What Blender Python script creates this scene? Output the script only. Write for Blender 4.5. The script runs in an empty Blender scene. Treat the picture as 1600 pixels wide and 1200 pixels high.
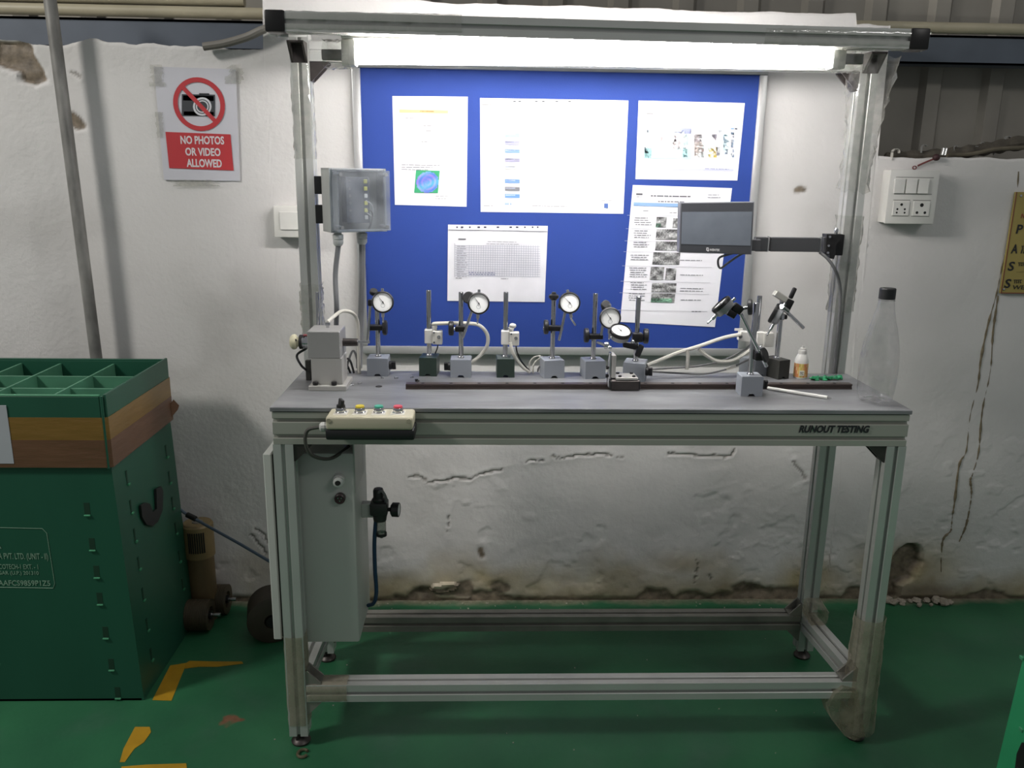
import bpy, bmesh, math, random
import numpy as np
from mathutils import Vector as V, Matrix
random.seed(7); rng = np.random.RandomState(5)
SC = bpy.context.scene; COL = SC.collection

# ------------------------------------------------------------------ camera
F, PIT, YAW, ROL = 1320.33, .2465, .0354, .0145
CAM = V((-.2506, -1.8079, 1.3771))
_fw = V((math.sin(YAW)*math.cos(PIT), math.cos(YAW)*math.cos(PIT), -math.sin(PIT)))
_rt = V((math.cos(YAW), -math.sin(YAW), 0)); _up = _rt.cross(_fw)
c_, s_ = math.cos(ROL), math.sin(ROL)
RT = c_*_rt + s_*_up; UP = -s_*_rt + c_*_up
cd = bpy.data.cameras.new('camera'); cam = bpy.data.objects.new('camera', cd); COL.objects.link(cam)
cd.sensor_fit = 'HORIZONTAL'; cd.sensor_width = 36; cd.lens = F/1600*36; cd.clip_start = .05
m = Matrix((RT, UP, -_fw)).transposed().to_4x4(); m.translation = CAM; cam.matrix_world = m
SC.camera = cam
# ------------------------------------------------------------------ light and exposure
w = bpy.data.worlds.new('hall'); SC.world = w; w.use_nodes = True
bg = w.node_tree.nodes['Background']; bg.inputs[0].default_value = (.93, .96, 1, 1); bg.inputs[1].default_value = .2
def area(name, loc, target, sx, sy, power, col):
    l = bpy.data.lights.new(name, 'AREA'); l.shape = 'RECTANGLE'; l.size = sx; l.size_y = sy; l.energy = power; l.color = col
    o = bpy.data.objects.new(name, l); COL.objects.link(o); o.location = loc
    o.rotation_euler = (V(target)-V(loc)).to_track_quat('-Z', 'Y').to_euler(); return o
area('factory_light', (-3.15, -1.0, 3.05), (-.6, .5, .6), .45, .45, 56, (1, .97, .92))
area('factory_light_far', (2.2, -2.6, 3.4), (.6, .2, .4), 1.2, .3, 16, (1, .98, .95))
LAMP = 74.0
vs = SC.view_settings; vs.view_transform = 'Standard'; vs.look = 'None'; vs.gamma = 1; vs.exposure = 0; vs.use_curve_mapping = False

# ------------------------------------------------------------------ pixel rays to real positions
def ray(x, y): return _fw + (x-800)/F*RT - (y-600)/F*UP
def P(x, y, Y): d = ray(x, y); return CAM + d*((Y-CAM.y)/d.y)
def T(x, y, z=.8665): d = ray(x, y); return CAM + d*((z-CAM.z)/d.z)
def PX(x, y, X): d = ray(x, y); return CAM + d*((X-CAM.x)/d.x)
YW = .7227; H = .8665

# ------------------------------------------------------------------ materials
def lin(c):
    if isinstance(c, str): c = tuple(int(c[i:i+2], 16)/255 for i in (0, 2, 4))
    return tuple(x/12.92 if x <= .04045 else ((x+.055)/1.055)**2.4 for x in c)
MATS = {}
def M(name, col, rough=.5, metal=0, var=.1, sc=9, bump=0, bsc=90, attr=None, spec=.5, trans=0, emit=0, stretch=None):
    if name in MATS: return MATS[name]
    m = bpy.data.materials.new(name); m.use_nodes = True; nt = m.node_tree; N = nt.nodes; L = nt.links
    b = N['Principled BSDF']; c = lin(col)
    b.inputs['Roughness'].default_value = rough; b.inputs['Metallic'].default_value = metal
    b.inputs['Specular IOR Level'].default_value = spec; b.inputs['Transmission Weight'].default_value = trans
    tc = N.new('ShaderNodeTexCoord'); src = tc.outputs['Object']
    if stretch:
        mp = N.new('ShaderNodeMapping'); mp.inputs['Scale'].default_value = stretch; L.new(src, mp.inputs[0]); src = mp.outputs[0]
    n = N.new('ShaderNodeTexNoise'); n.inputs['Scale'].default_value = sc; n.inputs['Detail'].default_value = 5; L.new(src, n.inputs['Vector'])
    r = N.new('ShaderNodeMapRange'); r.inputs['From Min'].default_value = .3; r.inputs['From Max'].default_value = .7
    r.inputs['To Min'].default_value = 1-var; r.inputs['To Max'].default_value = 1+var; L.new(n.outputs['Fac'], r.inputs['Value'])
    mx = N.new('ShaderNodeVectorMath'); mx.operation = 'SCALE'; L.new(r.outputs[0], mx.inputs['Scale'])
    if attr:
        a = N.new('ShaderNodeAttribute'); a.attribute_name = attr; L.new(a.outputs['Color'], mx.inputs[0])
    else: mx.inputs[0].default_value = c
    L.new(mx.outputs[0], b.inputs['Base Color'])
    if bump:
        n2 = N.new('ShaderNodeTexNoise'); n2.inputs['Scale'].default_value = bsc; n2.inputs['Detail'].default_value = 4; L.new(src, n2.inputs['Vector'])
        bp = N.new('ShaderNodeBump'); bp.inputs['Strength'].default_value = bump; bp.inputs['Distance'].default_value = .004
        L.new(n2.outputs['Fac'], bp.inputs['Height']); L.new(bp.outputs[0], b.inputs['Normal'])
    if emit:
        b.inputs['Emission Color'].default_value = (*c, 1); b.inputs['Emission Strength'].default_value = emit
    MATS[name] = m; return m
def clear(name, tint, fmin, fmax, rough=.12, sc=30, body='e8e8e6', diff=.3):
    m = bpy.data.materials.new(name); m.use_nodes = True; nt = m.node_tree; N = nt.nodes; L = nt.links; N.remove(N['Principled BSDF'])
    t = N.new('ShaderNodeBsdfTransparent'); t.inputs[0].default_value = (*lin(tint), 1)
    g = N.new('ShaderNodeBsdfGlossy'); g.inputs['Roughness'].default_value = rough
    d = N.new('ShaderNodeBsdfDiffuse'); d.inputs[0].default_value = (*lin(body), 1)
    gd = N.new('ShaderNodeMixShader'); gd.inputs[0].default_value = diff; L.new(g.outputs[0], gd.inputs[1])
    tl = N.new('ShaderNodeBsdfTranslucent'); tl.inputs[0].default_value = (*lin(body), 1); dd = N.new('ShaderNodeMixShader'); dd.inputs[0].default_value = .4; L.new(d.outputs[0], dd.inputs[1]); L.new(tl.outputs[0], dd.inputs[2]); L.new(dd.outputs[0], gd.inputs[2])
    lw = N.new('ShaderNodeLayerWeight'); lw.inputs[0].default_value = .35
    tc = N.new('ShaderNodeTexCoord'); n = N.new('ShaderNodeTexNoise'); n.inputs['Scale'].default_value = sc; n.inputs['Detail'].default_value = 6; L.new(tc.outputs['Object'], n.inputs['Vector'])
    r = N.new('ShaderNodeMapRange'); r.inputs['From Min'].default_value = .35; r.inputs['From Max'].default_value = .68; r.inputs['To Min'].default_value = fmin; r.inputs['To Max'].default_value = fmax
    L.new(n.outputs['Fac'], r.inputs['Value'])
    mxm = N.new('ShaderNodeMath'); mxm.operation = 'MAXIMUM'; L.new(lw.outputs['Facing'], mxm.inputs[0])
    sq = N.new('ShaderNodeMath'); sq.operation = 'POWER'; sq.inputs[1].default_value = 1.8; L.new(lw.outputs['Facing'], sq.inputs[0]); L.new(sq.outputs[0], mxm.inputs[0]); L.new(r.outputs[0], mxm.inputs[1])
    mx = N.new('ShaderNodeMixShader'); L.new(mxm.outputs[0], mx.inputs[0]); L.new(t.outputs[0], mx.inputs[1]); L.new(gd.outputs[0], mx.inputs[2])
    bp = N.new('ShaderNodeBump'); bp.inputs['Strength'].default_value = .5; bp.inputs['Distance'].default_value = .003; L.new(n.outputs['Fac'], bp.inputs['Height']); L.new(bp.outputs[0], g.inputs['Normal'])
    L.new(mx.outputs[0], N['Material Output'].inputs[0]); MATS[name] = m; return m

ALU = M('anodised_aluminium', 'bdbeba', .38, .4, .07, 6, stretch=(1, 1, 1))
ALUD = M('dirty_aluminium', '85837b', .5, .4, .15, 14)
APR = M('apron_aluminium', 'a5a69c', .42, .25, .06, 5)
STEEL = M('polished_steel', 'c9c9cb', .16, 1, .05)
DSTEEL = M('dark_steel', '4c4745', .42, .7, .18, 30)
BLACK = M('black_plastic', '1b1b1c', .45, 0, .15)
BLACKM = M('black_metal', '2b2a2a', .35, .5, .15)
GREYP = M('grey_paint', '8f949b', .42, 0, .06)
GREYD = M('dark_grey_paint', '74787c', .42, .1, .06)
GREENP = M('green_paint', '2c3b34', .4, 0, .08)
CHAR = M('charcoal_paint', '33332f', .5, 0, .1)
WHITEP = M('white_plastic', 'dcdad4', .35, 0, .03)
CREAM = M('cream_plastic', 'cfc9ac', .4, 0, .05)
IVORY = M('beige_plastic', 'b9b39c', .45, 0, .07)
CABG = M('cabinet_paint', 'b4b7b0', .4, 0, .04, 4)
PRINT = M('print_ink', 'ffffff', .6, 0, .02, attr='Col')
PAPER = M('paper', 'ecebf0', .55, 0, .02, 12, .12, 14)
HOSEW = M('white_hose', 'cfccc2', .4, 0, .06)
CABLE = M('grey_cable', '6a6a6a', .5, 0, .06)
CABLEB = M('black_cable', '202022', .45, 0, .06)
FILM = clear('plastic_film', 'fafaf8', .02, .30, .1, 45, 'efece4', .35)
FILMD = clear('dusty_plastic_film', 'ece8de', .22, .5, .3, 28, 'c4bdac', .85)
PET = clear('clear_bottle_plastic', 'f8f8f8', .05, .24, .07, 34, diff=.2)
COVER = clear('dusty_clear_cover', 'eef0f2', .07, .26, .2, 16, 'd4d8de', .8)
DARK = M('dark_slot', '161513', .7, 0, .1)

# ------------------------------------------------------------------ mesh building
OFF = {}
class B:
    def __init__(s): s.bm = bmesh.new(); s.cl = None
    def box(s, c, d, rot=None, bev=0, seg=1):
        mt = Matrix.Translation(V(c)) @ (rot.to_4x4() if rot else Matrix()) @ Matrix.Diagonal((*d, 1))
        vs = bmesh.ops.create_cube(s.bm, size=1, matrix=mt)['verts']
        if bev:
            es = list({e for v in vs for e in v.link_edges})
            bmesh.ops.bevel(s.bm, geom=es, offset=bev, segments=seg, affect='EDGES', profile=.5)
        return s
    def span(s, a, b, bev=0, seg=1):
        a, b = V(a), V(b); return s.box((a+b)/2, [abs(x) for x in (b-a)], None, bev, seg)
    def frame(s, ax):
        ax = V(ax).normalized(); t = V((0, 0, 1)) if abs(ax.z) < .9 else V((1, 0, 0))
        u = ax.cross(t).normalized(); return u, ax.cross(u)
    def lathe(s, prof, o, ax=(0, 0, 1), n=20, squash=None):
        o = V(o); ax = V(ax).normalized(); u, w_ = s.frame(ax); rings = []
        for r, h in prof:
            if r <= 1e-6: rings.append([s.bm.verts.new(o+ax*h)])
            else: rings.append([s.bm.verts.new(o+ax*h+(u*math.cos(t)+w_*math.sin(t))*r) for t in [2*math.pi*i/n for i in range(n)]])
        for a, b in zip(rings, rings[1:]):
            if len(a) == 1 and len(b) == 1: continue
            for i in range(n):
                j = (i+1) % n
                if len(a) == 1: s.bm.faces.new((a[0], b[j], b[i]))
                elif len(b) == 1: s.bm.faces.new((a[i], a[j], b[0]))
                else: s.bm.faces.new((a[i], a[j], b[j], b[i]))
        return s
    def cyl(s, p0, p1, r, r2=None, n=16, ch=0):
        p0, p1 = V(p0), V(p1); l = (p1-p0).length; r2 = r if r2 is None else r2
        pr = [(0, 0), (r-ch, 0), (r, ch), (r2, l-ch), (r2-ch, l), (0, l)] if ch else [(0, 0), (r, 0), (r2, l), (0, l)]
        return s.lathe(pr, p0, p1-p0, n)
    def tube(s, pts, r, n=8, sub=6, cap=True):
        pts = [V(p) for p in pts]; q = []
        if sub > 1 and len(pts) > 2:
            e = [2*pts[0]-pts[1]]+pts+[2*pts[-1]-pts[-2]]
            for i in range(1, len(e)-2):
                for k in range(sub):
                    t = k/sub; a, b, c, d = e[i-1:i+3]
                    q.append(.5*((2*b)+(c-a)*t+(2*a-5*b+4*c-d)*t*t+(3*b-a-3*c+d)*t**3))
            q.append(pts[-1])
        else: q = pts
        rr = r if callable(r) else (lambda t: r)
        rings = []; u = None
        for i, p in enumerate(q):
            d = (q[min(i+1, len(q)-1)]-q[max(i-1, 0)]).normalized()
            if u is None: u, _ = s.frame(d)
            u = (u-d*u.dot(d)).normalized(); w_ = d.cross(u); R = rr(i/(len(q)-1))
            rings.append([s.bm.verts.new(p+(u*math.cos(2*math.pi*k/n)+w_*math.sin(2*math.pi*k/n))*R) for k in range(n)])
        for a, b in zip(rings, rings[1:]):
            for i in range(n): s.bm.faces.new((a[i], a[(i+1) % n], b[(i+1) % n], b[i]))
        if cap: s.bm.faces.new(rings[0][::-1]); s.bm.faces.new(rings[-1])
        return s
    def prism(s, pts, vec):
        vec = V(vec); a = [s.bm.verts.new(V(p)) for p in pts]; b = [s.bm.verts.new(V(p)+vec) for p in pts]; n = len(a)
        s.bm.faces.new(a[::-1]); s.bm.faces.new(b)
        for i in range(n): s.bm.faces.new((a[i], a[(i+1) % n], b[(i+1) % n], b[i]))
        return s
    def ball(s, c, r, sc=(1, 1, 1), n=12):
        mt = Matrix.Translation(V(c)) @ Matrix.Diagonal((sc[0]*r, sc[1]*r, sc[2]*r, 1))
        bmesh.ops.create_uvsphere(s.bm, u_segments=n, v_segments=max(6, n*2//3), radius=1, matrix=mt); return s
    def quad(s, pts, col=None):
        f = s.bm.faces.new([s.bm.verts.new(V(p)) for p in pts])
        if col is not None:
            if s.cl is None: s.cl = s.bm.loops.layers.float_color.new('Col')
            for l in f.loops: l[s.cl] = (*lin(col), 1)
        return s
    def profile(s, p0, p1, w, h, up, nw=1, nh=1, sw=.0085, sd=.009):
        """T-slot extrusion: w across, h along up, slots on every side"""
        p0, p1, up = V(p0), V(p1), V(up).normalized(); d = (p1-p0).normalized(); rt = d.cross(up).normalized(); up = rt.cross(d)
        def side(L, n):
            o = [(-L/2, 0)]
            for i in range(n):
                c = -L/2+L*(i+.5)/n; o += [(c-sw/2-.001, 0), (c-sw/2, .001), (c-sw/2, sd), (c+sw/2, sd), (c+sw/2, .001), (c+sw/2+.001, 0)]
            return o
        poly = [(x, -h/2+y) for x, y in side(w, nw)] + [(w/2-y, x) for x, y in side(h, nh)] + [(-x, h/2-y) for x, y in side(w, nw)] + [(-w/2+y, -x) for x, y in side(h, nh)]
        return s.prism([p0+rt*x+up*y for x, y in poly], p1-p0)
def add(name, b, mat, parent=None, label=None, cat=None, group=None, kind=None, smooth=35, origin=None):
    bm = b.bm if isinstance(b, B) else b
    bmesh.ops.recalc_face_normals(bm, faces=bm.faces[:]) if smooth is not None else None
    if parent: off = OFF[parent.name]
    elif origin is not None: off = V(origin)
    else:
        xs = [v.co for v in bm.verts]; lo = V([min(c[i] for c in xs) for i in range(3)]); hi = V([max(c[i] for c in xs) for i in range(3)])
        off = V(((lo.x+hi.x)/2, (lo.y+hi.y)/2, lo.z))
    bmesh.ops.translate(bm, verts=bm.verts[:], vec=-off)
    me = bpy.data.meshes.new(name); bm.to_mesh(me); bm.free()
    for p in me.polygons: p.use_smooth = True
    me.set_sharp_from_angle(angle=math.radians(smooth or 35))
    me.materials.append(mat); return link(name, me, parent, off, label, cat, group, kind)
def link(name, me, parent, off, label=None, cat=None, group=None, kind=None):
    o = bpy.data.objects.new(name, me); COL.objects.link(o)
    if parent: o.parent = parent
    else: o.location = off
    OFF[o.name] = off
    for k, v in (('label', label), ('category', cat), ('group', group), ('kind', kind)):
        if v: o[k] = v
    return o
def thing(name, label, cat, loc, group=None):
    o = bpy.data.objects.new(name, None); COL.objects.link(o); o.location = loc; o.empty_display_size = .05
    o['label'] = label; o['category'] = cat
    if group: o['group'] = group
    OFF[o.name] = V(loc); return o
def struct(name, b, mat, parent=None): return add(name, b, mat, parent, kind='structure', origin=(0, 0, 0))
def text(name, s, mat, parent, p0, right, up, height, width=None, shear=0, bold=0, depth=.0006, align='LEFT', label=None):
    """lettering as a thin solid mesh; p0 = lower left corner, height = cap height, width = total width"""
    cu = bpy.data.curves.new('t', 'FONT'); cu.body = s; cu.size = 1; cu.shear = shear; cu.offset = bold; cu.resolution_u = 3; cu.extrude = .5
    to = bpy.data.objects.new('t', cu); COL.objects.link(to); dg = bpy.context.evaluated_depsgraph_get()
    me = bpy.data.meshes.new_from_object(to.evaluated_get(dg)); bpy.data.objects.remove(to); bpy.data.curves.remove(cu)
    n = len(me.vertices); co = np.empty(n*3); me.vertices.foreach_get('co', co); co = co.reshape(-1, 3)
    lo, hi = co.min(0), co.max(0); hh = height/(hi[1]-lo[1]); ww = (width/(hi[0]-lo[0])) if width else hh
    r = np.array(V(right).normalized()); u = np.array(V(up).normalized()); nn = np.cross(r, u)
    x = (co[:, 0]-lo[0])*ww
    if align == 'CENTER': x -= (hi[0]-lo[0])*ww/2
    W = np.array(p0)+np.outer(x, r)+np.outer((co[:, 1]-lo[1])*hh, u)+np.outer((co[:, 2]+.5)*depth, nn)
    off = OFF[parent.name]; me.vertices.foreach_set('co', (W-np.array(off)).ravel()); me.update(); me.materials.clear(); me.materials.append(mat)
    return link(name, me, parent, off, label)
def rz(a): return Matrix.Rotation(a, 3, 'Z')
def shell(b, outer, inner):
    pass

# ------------------------------------------------------------------ numpy noise
def vnoise(x, z, sc, seed):
    r = np.random.RandomState(seed).rand(128, 128); x = x*sc+37; z = z*sc+53
    xi = np.floor(x).astype(int); zi = np.floor(z).astype(int); fx = x-xi; fz = z-zi; fx = fx*fx*(3-2*fx); fz = fz*fz*(3-2*fz)
    g = lambda a, b: r[a % 128, b % 128]
    return (g(xi, zi)*(1-fx)+g(xi+1, zi)*fx)*(1-fz)+(g(xi, zi+1)*(1-fx)+g(xi+1, zi+1)*fx)*fz
def fbm(x, z, sc, seed, o=4):
    t = 0; a = 1; s = 0
    for i in range(o): t = t+a*vnoise(x, z, sc*2**i, seed+i); s += a; a *= .5
    return t/s
def sstep(a, b, x): t = np.clip((x-a)/(b-a), 0, 1); return t*t*(3-2*t)
def segdist(X, Z, pts):
    d = np.full(X.shape, 9.)
    for (ax, az), (bx, bz) in zip(pts, pts[1:]):
        l2 = (bx-ax)**2+(bz-az)**2; t = np.clip(((X-ax)*(bx-ax)+(Z-az)*(bz-az))/l2, 0, 1)
        d = np.minimum(d, np.hypot(X-ax-t*(bx-ax), Z-az-t*(bz-az)))
    return d
def inpoly(X, Z, pts):
    r = np.zeros(X.shape, bool)
    for (ax, az), (bx, bz) in zip(pts, pts[1:]+pts[:1]):
        if az == bz: continue
        c = ((az > Z) != (bz > Z)) & (X < (bx-ax)*(Z-az)/(bz-az)+ax); r ^= c
    return r
def wp(*pp): return [(P(x, y, YW).x, P(x, y, YW).z) for x, y in pp]

# ================================================================== SETTING
# plaster wall as a relief grid with ragged upper outline, holes, cracks and peeling
gx = np.concatenate([np.arange(-3.2, -1.75, .05), np.arange(-1.75, 1.7, .006), np.arange(1.7, 3.2, .05)]); gz = np.arange(-.01, 1.86, .006)
X, Z = np.meshgrid(gx, gz, indexing='ij')
rag = (fbm(X, Z*0, 9, 3, 5)-.5)*.06
xl, xr = wp((410, 40))[0][0], wp((1377, 180))[0][0]
zl = wp((200, 68))[0][1]; zp = wp((1345, 22))[0][1]; zr_ = wp((1480, 247))[0][1]
top = np.where(X < xl, zl+rag*.55, np.where(X < xr, zp+rag*.2+.012*sstep(.4, -.7, X), zr_+rag*.3))
top = np.where((X > wp((1340, 30))[0][0]) & (X < xr), zp-.02-np.abs(rag)*.5, top)
Z = -.01+(Z+.01)/(gz[-1]+.01)*(top+.01); keep = np.ones(X.shape, bool)
hgt = (fbm(X, Z, 3, 11)-.5)*.007+(fbm(X, Z, 14, 21)-.5)*.0018
low = sstep(.62, .12, Z+(fbm(X, Z, 4, 31)-.5)*.3)
rg = np.abs(fbm(X, Z, 16, 41)-.5)*2
hgt += low*((fbm(X, Z, 26, 51)-.5)*.0028 + np.where(rg < .05, .0018, 0)*sstep(.5, .65, fbm(X, Z, 5, 55)))
bub = sstep(.66, .74, fbm(X, Z, 20, 61, 2)); hgt += bub*.0016*sstep(.75, .45, Z)*sstep(.45, .6, fbm(X, Z, 4, 65))
flk = (fbm(X, Z, 11, 161, 5) > .585)&(fbm(X, Z, 3, 171) > .47)&(Z < .38*fbm(X, Z*0+3, 6, 175)+.22*fbm(X, Z, 12, 178)); hgt -= np.where(flk, .0022, 0)
cem = np.zeros(X.shape); stain = np.zeros(X.shape); dirt = np.zeros(X.shape)
def peel(mask, depth, soft=0):
    global hgt, cem
    mf = mask.astype(float); mf = sum(np.roll(np.roll(mf, i, 0), j, 1) for i in (-1, 0, 1) for j in (-1, 0, 1))/9
    hgt = hgt+mf*(-depth+(fbm(X, Z, 40, 71)-.5)*min(.008, depth*.6)); cem = np.maximum(cem, sstep(.25, .75, mf))
# broken base of the plaster, exposed brown bed
base = (Z < .012+.035*sstep(.5, .72, fbm(X, Z*.3, 9, 81, 5))) & (X > -.75)
peel(base, .008)
peel((Z < .02) & (X < -.75), .006)
hole = inpoly(X, Z, wp((1396, 876), (1404, 862), (1419, 850), (1436, 853), (1441, 868), (1440, 880), (1430, 893), (1425, 906), (1404, 915), (1403, 935), (1391, 940), (1389, 900)))
peel(hole, .028)
brick = inpoly(X, Z, wp((-10, 62), (46, 64), (52, 85), (66, 108), (72, 126), (55, 132), (34, 128), (30, 112), (12, 108), (-10, 100)))
peel(brick, .016)
for pl in (((650, 925), (655, 915), (668, 917), (690, 918), (735, 905), (742, 922), (746, 932), (660, 930)), ((765, 912), (780, 906), (797, 915), (798, 925), (770, 928)), ((1140, 918), (1160, 909), (1178, 912), (1205, 922), (1210, 930), (1150, 930)),
           ((1238, 300), (1247, 290), (1262, 294), (1262, 299), (1245, 302)), ((745, 860), (752, 851), (758, 868), (752, 876)), ((100, 190), (112, 172), (128, 186), (136, 200), (120, 204))):
    peel(inpoly(X, Z, wp(*pl)), .005)
hgt = np.where(inpoly(X, Z, wp((675, 914), (700, 908), (718, 912), (712, 922), (690, 926), (672, 921))), hgt+.012, hgt)
for ln, wd in (([(640, 745), (655, 744), (668, 752), (690, 753), (712, 745), (735, 748), (758, 738), (785, 734)], .004), ([(862, 712), (880, 716), (905, 711), (940, 709), (975, 714)], .003), ([(1045, 708), (1100, 713), (1140, 712), (1148, 703)], .004),
               ([(820, 722), (835, 718), (850, 720)], .003), ([(1240, 720), (1250, 735), (1258, 748)], .004), ([(112, 112), (118, 114), (126, 121)], .004), ([(1088, 876), (1088, 892), (1085, 915)], .003), ([(1108, 897), (1109, 905)], .003),
               ([(700, 800), (701, 840)], .002), ([(392, 834), (404, 850), (416, 864)], .004), ([(398, 826), (412, 834), (420, 850)], .004)):
    d = segdist(X+(fbm(X, Z, 60, 91)-.5)*.012, Z+(fbm(X, Z, 60, 95)-.5)*.012, wp(*ln)); hgt += np.where(d < wd, -.004, 0)+np.exp(-(d/.014)**2)*.002; dirt = np.maximum(dirt, np.where(d < wd, .55, 0))
nz = fbm(X, Z, 6, 101); stain = sstep(.20, .03, Z+(nz-.5)*.26)*(.45+.55*fbm(X, Z, 9, 105))
stain = np.maximum(stain, np.exp(-((X-1.15)/.16)**2-((Z-.1)/.1)**2)*.95*(.5+nz)); stain = np.maximum(stain, np.exp(-((X-.42)/.14)**2-((Z-.13)/.045)**2)*.6)
stain *= sstep(-1.15, -.7, X)*.55+.45
dirt = np.maximum(dirt, sstep(.6, .8, fbm(X, Z, 3.3, 111))*.12+.5*sstep(.055, .0, Z)*sstep(.4, .6, fbm(X, Z, 12, 115))); dirt = np.maximum(dirt, np.exp(-((X-1.2)/.25)**2-((Z-.03)/.035)**2)*.7)
nX, nZ = X.shape
vid = np.arange(nX*nZ).reshape(nX, nZ)
fk = keep[:-1, :-1] & keep[1:, :-1] & keep[1:, 1:] & keep[:-1, 1:]
fs = np.stack([vid[:-1, :-1], vid[1:, :-1], vid[1:, 1:], vid[:-1, 1:]], -1)[fk]
co = np.stack([X, YW-hgt, Z], -1).reshape(-1, 3)
used = np.unique(fs); rm = -np.ones(nX*nZ, int); rm[used] = np.arange(len(used)); fs = rm[fs]; co = co[used]
# the broken rim turned back into the wall's thickness
cnt = {}
e = np.concatenate([fs[:, [0, 1]], fs[:, [1, 2]], fs[:, [2, 3]], fs[:, [3, 0]]]); es = np.sort(e, 1); _, ix, ct = np.unique(es, axis=0, return_index=True, return_counts=True)
rim = e[ix[ct == 1]]; ru = np.unique(rim); r2 = {v: len(co)+i for i, v in enumerate(ru)}
cb = co[ru].copy(); cb[:, 1] = YW+.16
co = np.concatenate([co, cb]); rf = np.array([[b, a, r2[a], r2[b]] for a, b in rim])
allf = np.concatenate([fs, rf]); mk = np.stack([cem, stain, dirt, np.ones_like(cem)], -1).reshape(-1, 4)[used]; mb = mk[ru].copy(); mb[:, 0] = .55; mb[:, 2] = .3
mk = np.concatenate([mk, mb])
me = bpy.data.meshes.new('wall_back'); me.vertices.add(len(co)); me.vertices.foreach_set('co', co.ravel().astype(np.float32))
me.loops.add(allf.size); me.loops.foreach_set('vertex_index', allf.ravel().astype(np.int32)); me.polygons.add(len(allf)); me.polygons.foreach_set('loop_start', np.arange(0, allf.size, 4, dtype=np.int32))
me.update(calc_edges=True); me.validate()
at = me.attributes.new('Mask', 'FLOAT_COLOR', 'POINT'); at.data.foreach_set('color', mk.ravel().astype(np.float32))
for p in me.polygons: p.use_smooth = True
me.set_sharp_from_angle(angle=math.radians(40))
wm = bpy.data.materials.new('old_white_plaster'); wm.use_nodes = True; N = wm.node_tree.nodes; L = wm.node_tree.links; pb = N['Principled BSDF']; pb.inputs['Roughness'].default_value = .62
at_ = N.new('ShaderNodeAttribute'); at_.attribute_name = 'Mask'; sp = N.new('ShaderNodeSeparateColor'); L.new(at_.outputs['Color'], sp.inputs[0])
tc = N.new('ShaderNodeTexCoord')
def noise(sc, det=6):
    n = N.new('ShaderNodeTexNoise'); n.inputs['Scale'].default_value = sc; n.inputs['Detail'].default_value = det; L.new(tc.outputs['Object'], n.inputs['Vector']); return n.outputs['Fac']
def ramp(f, a, b, ca, cb):
    r = N.new('ShaderNodeValToRGB'); r.color_ramp.elements[0].position = a; r.color_ramp.elements[1].position = b; r.color_ramp.elements[0].color = (*lin(ca), 1); r.color_ramp.elements[1].color = (*lin(cb), 1); L.new(f, r.inputs[0]); return r.outputs[0]
def mix(f, a, b):
    x = N.new('ShaderNodeMix'); x.data_type = 'RGBA'
    if hasattr(f, 'links'): L.new(f, x.inputs[0])
    else: x.inputs[0].default_value = f
    L.new(a, x.inputs[6]); L.new(b, x.inputs[7]); return x.outputs[2]
c1 = ramp(noise(2.2), .35, .7, 'cfccc9', 'dbd8d6')
c2 = ramp(noise(40), .3, .7, '5c5246', '8a7c6a'); c3 = ramp(noise(14), .3, .7, '8c7747', 'b5a57c'); c4 = ramp(noise(30), .3, .7, '4a4238', '6b6052')
c1 = mix(sp.outputs[1], c1, c3); c1 = mix(sp.outputs[2], c1, c4); c1 = mix(sp.outputs[0], c1, c2); L.new(c1, pb.inputs['Base Color'])
bp = N.new('ShaderNodeBump'); bp.inputs['Strength'].default_value = .35; bp.inputs['Distance'].default_value = .004; L.new(noise(70, 8), bp.inputs['Height']); L.new(bp.outputs[0], pb.inputs['Normal'])
me.materials.append(wm)
wall = link('wall_back', me, None, V((0, 0, 0)), kind='structure')
# insect mud trails on the wall, right
TRAIL = M('mud_trail', '756a55', .9, 0, .25, 60, .6, 120)
for pts in ([(1592, 268), (1588, 330), (1577, 372), (1567, 420), (1556, 462), (1545, 505), (1535, 560), (1528, 600), (1518, 650), (1510, 704), (1501, 726), (1494, 782), (1489, 804), (1485, 821), (1487, 830), (1476, 841), (1470, 862), (1468, 895)],
            [(1559, 462), (1552, 520), (1545, 580), (1537, 640), (1527, 706), (1521, 739), (1518, 750), (1520, 771), (1515, 800), (1507, 823), (1500, 847)]):
    pp = [P(x+random.uniform(-2.5, 2.5), y, YW-.0005) for x, y in pts]
    add('mud_trail', B().tube(pp, lambda t: .0022+.0016*math.sin(t*170)*math.sin(t*61)+.0012*math.sin(t*23), 7, 9), TRAIL, wall)
# floor
fm = bpy.data.materials.new('green_floor_paint'); fm.use_nodes = True; N = fm.node_tree.nodes; L = fm.node_tree.links; pb = N['Principled BSDF']; tc = N.new('ShaderNodeTexCoord')
f1 = ramp(noise(3.2), .35, .68, '285c40', '316e4a'); f2 = ramp(noise(30), .3, .7, '365c49', '4a6b5a'); n_ = noise(5, 8); mr = N.new('ShaderNodeMapRange'); mr.inputs['From Min'].default_value = .52; mr.inputs['From Max'].default_value = .75; mr.inputs['To Max'].default_value = .55; L.new(n_, mr.inputs['Value'])
f1 = mix(mr.outputs[0], f1, f2)
sx = N.new('ShaderNodeSeparateXYZ'); L.new(tc.outputs['Object'], sx.inputs[0])
md = N.new('ShaderNodeMath'); md.operation = 'ADD'; mn = N.new('ShaderNodeMath'); mn.operation = 'MULTIPLY'; mn.inputs[1].default_value = .09; L.new(noise(9), mn.inputs[0]); L.new(mn.outputs[0], md.inputs[0]); L.new(sx.outputs['Y'], md.inputs[1])
mr2 = N.new('ShaderNodeMapRange'); mr2.inputs['From Min'].default_value = YW+.012; mr2.inputs['From Max'].default_value = YW+.05; mr2.inputs['To Max'].default_value = .8; L.new(md.outputs[0], mr2.inputs['Value'])
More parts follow.
